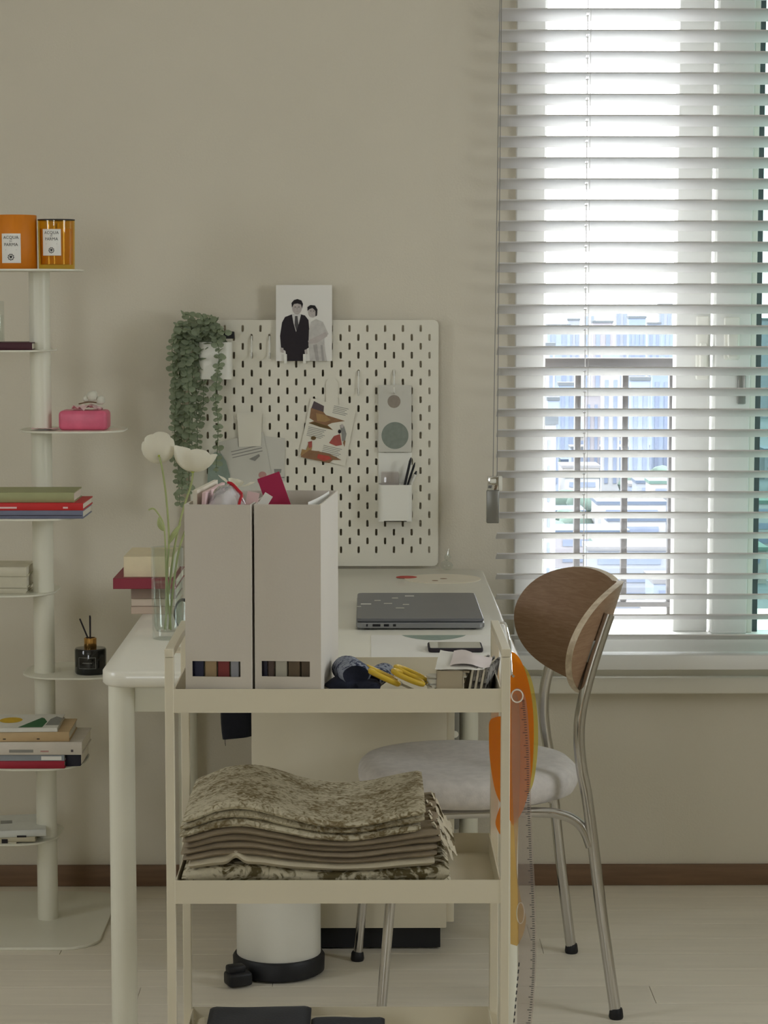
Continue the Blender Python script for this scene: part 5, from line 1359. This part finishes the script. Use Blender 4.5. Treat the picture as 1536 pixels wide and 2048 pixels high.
# bottom tray: black garment on white cloth
BZ = TIERS[2][0] + .0035
def pad(x0, x1, y0, y1, z0, z1, seed, amp):
    def fn(u, v):
        a_ = 2 * math.pi * v; c, s_ = math.cos(a_), math.sin(a_)
        x = x0 + (x1 - x0) * u; e = min(1, min(u, 1 - u) / .06) ** .5
        y_ = (y0 + y1) / 2 + (y1 - y0) / 2 * math.copysign(abs(c) ** .35, c); z_ = (z0 + z1) / 2 + (z1 - z0) / 2 * math.copysign(abs(s_) ** .45, s_) * (.25 + .75 * e)
        return Vector((x, y_, z_ + (amp * noise.noise(Vector((x * 12, y_ * 10, seed))) if s_ > 0 else 0)))
    mb = MB().grid(fn, 30, 28); n = 28
    for u in (0, 1): mb.add([fn(u, j / n) for j in range(n)], [tuple(range(n))])
    return mb
zt_b = at(560, 2026, 3.50).z; zt_w = at(690, 2022, 3.55).z
tag(pad(at(385, 2040, 3.5).x, at(715, 2040, 3.5).x, 3.305, 3.565, BZ, zt_w - .006, 1.0, .004).build('white_cloth', 'natural_cloth'), 'folded white cloth under the black garment in the bottom tray', 'cloth')
tag(pad(at(412, 2040, 3.45).x, at(620, 2040, 3.45).x, 3.30, 3.545, zt_w - .004, zt_b, 3.0, .006).build('black_garment', 'black_cloth'), 'folded black garment on the left of the bottom tray', 'garment')
tag(pad(at(621, 2040, 3.45).x, at(770, 2046, 3.45).x, 3.30, 3.50, zt_w - .004, zt_b - .004, 5.0, .006).build('black_garment', 'black_cloth'), 'second black garment right of the first in the bottom tray', 'garment')

# acrylic pattern rulers hanging on the right side of the trolley
hk = tag(MB().tube(spline([(TX1 + .0005, 3.578, .835), (TX1 + .010, 3.570, .833), (TX1 + .016, 3.56, .80), (TX1 + .018, 3.545, .76), (TX1 + .02, 3.535, .757)], 5), .0022, 8).build('ruler_hook', 'chrome'), 'chrome hook on the trolley side holding the rulers', 'hook')
def acrylic(name, label, P, Y, t, m, group=None, hole=None, skew=0.):
    Q = pxz(P, Y); mb = MB(); n = len(Q)
    yo = lambda x: Y + skew * (x - Q[0][0])
    mb.add([(x, yo(x), z) for x, z in Q] + [(x, yo(x) + t, z) for x, z in Q], [tuple(range(n)), tuple(range(2 * n - 1, n - 1, -1))] + [(i, i + n, (i + 1) % n + n, (i + 1) % n) for i in range(n)])
    o = tag(mb.build(name, m), label, 'ruler', 'acrylic pattern rulers on the trolley'); ORG[o.name] = Vector(o.location); return o
def curvepx(P, k=6): return [(p.x, p.y) for p in spline([(x, y_, 0) for x, y_ in P], k)]
acrylic('curve_ruler', 'orange acrylic curve ruler hanging beside the trolley post',
        curvepx([(1007, 1312), (1022, 1303), (1040, 1318), (1056, 1360), (1066, 1420), (1067, 1500), (1060, 1570), (1046, 1620), (1026, 1652)], 5)
        + [(1004, 1612)] + curvepx([(1004, 1612), (990, 1580), (980, 1520), (978, 1470), (981, 1440), (1006, 1432)], 5)[1:], 3.556, .0022, 'orange_acrylic')
acrylic('curve_ruler', 'yellow acrylic curve ruler behind the orange one',
        curvepx([(1030, 1325), (1048, 1332), (1064, 1362), (1074, 1420), (1076, 1490), (1068, 1560), (1056, 1590)], 5) + [(1036, 1590), (1032, 1450)], 3.562, .0020, 'yellow_acrylic')
acrylic('curve_ruler', 'small orange acrylic hook ruler below the orange curve', curvepx([(1003, 1608), (996, 1625), (991, 1645), (995, 1660), (1004, 1670), (1012, 1640)], 4), 3.560, .002, 'orange_acrylic')
cr = acrylic('long_ruler', 'long clear acrylic curve ruler with tick marks hanging down the trolley side',
        curvepx([(1022, 1385), (1036, 1376), (1052, 1400), (1060, 1500), (1062, 1600), (1066, 1700), (1071, 1800), (1073, 1900), (1070, 1980), (1060, 2080), (1048, 2150)], 5)
        + curvepx([(1020, 2150), (1026, 2050), (1036, 1940), (1036, 1800), (1030, 1700), (1024, 1560)], 5), 3.535, .0018, 'clear_acrylic')
mb = MB()
edge = curvepx([(1052, 1400), (1060, 1500), (1062, 1600), (1066, 1700), (1071, 1800), (1073, 1900), (1070, 1980), (1060, 2080)], 22)
for k, (x, y_) in enumerate(edge):
    L = 9 if k % 5 == 0 else 5
    q = pxz([(x - 3 - L, y_), (x - 3, y_), (x - 3, y_ + 1.3), (x - 3 - L, y_ + 1.3)], 3.535); mb.add([(a_, 3.5346, b_) for a_, b_ in q], [(0, 1, 2, 3)])
for k in range(10):
    y_ = 1925 + k * 14; x = 1037 - k * 1.2
    q = pxz([(x, y_), (x + 2.5, y_), (x + 1.5, y_ + 8), (x - 1, y_ + 8)], 3.535); mb.add([(a_, 3.5346, b_) for a_, b_ in q], [(0, 1, 2, 3)])
mb.build('tick_marks', 'ink', cr, recalc=False)
am = acrylic('curve_ruler', 'pale amber acrylic ruler with a hole at its lower end',
        curvepx([(1022, 1395), (1034, 1390), (1040, 1440), (1040, 1560), (1036, 1660), (1034, 1740), (1042, 1800), (1052, 1835), (1046, 1870), (1034, 1892)], 5) + [(1021, 1888), (1021, 1700), (1021, 1500)], 3.545, .0018, 'amber_acrylic')
c = at(1041, 1826, 3.544); MB().tube([(c.x + .006 * math.cos(q), 3.5435, c.z + .017 * math.sin(q)) for q in [2 * math.pi * k / 28 for k in range(29)]], .0008, 6, caps=False).build('hole_rim', 'plastic_white', am)
c = at(1034, 1392, 3.534); MB().tube([(c.x + .009 * math.cos(q), 3.5335, c.z + .010 * math.sin(q)) for q in [2 * math.pi * k / 20 for k in range(21)]], .0012, 6, caps=False).build('hole_rim', 'plastic_white', cr)
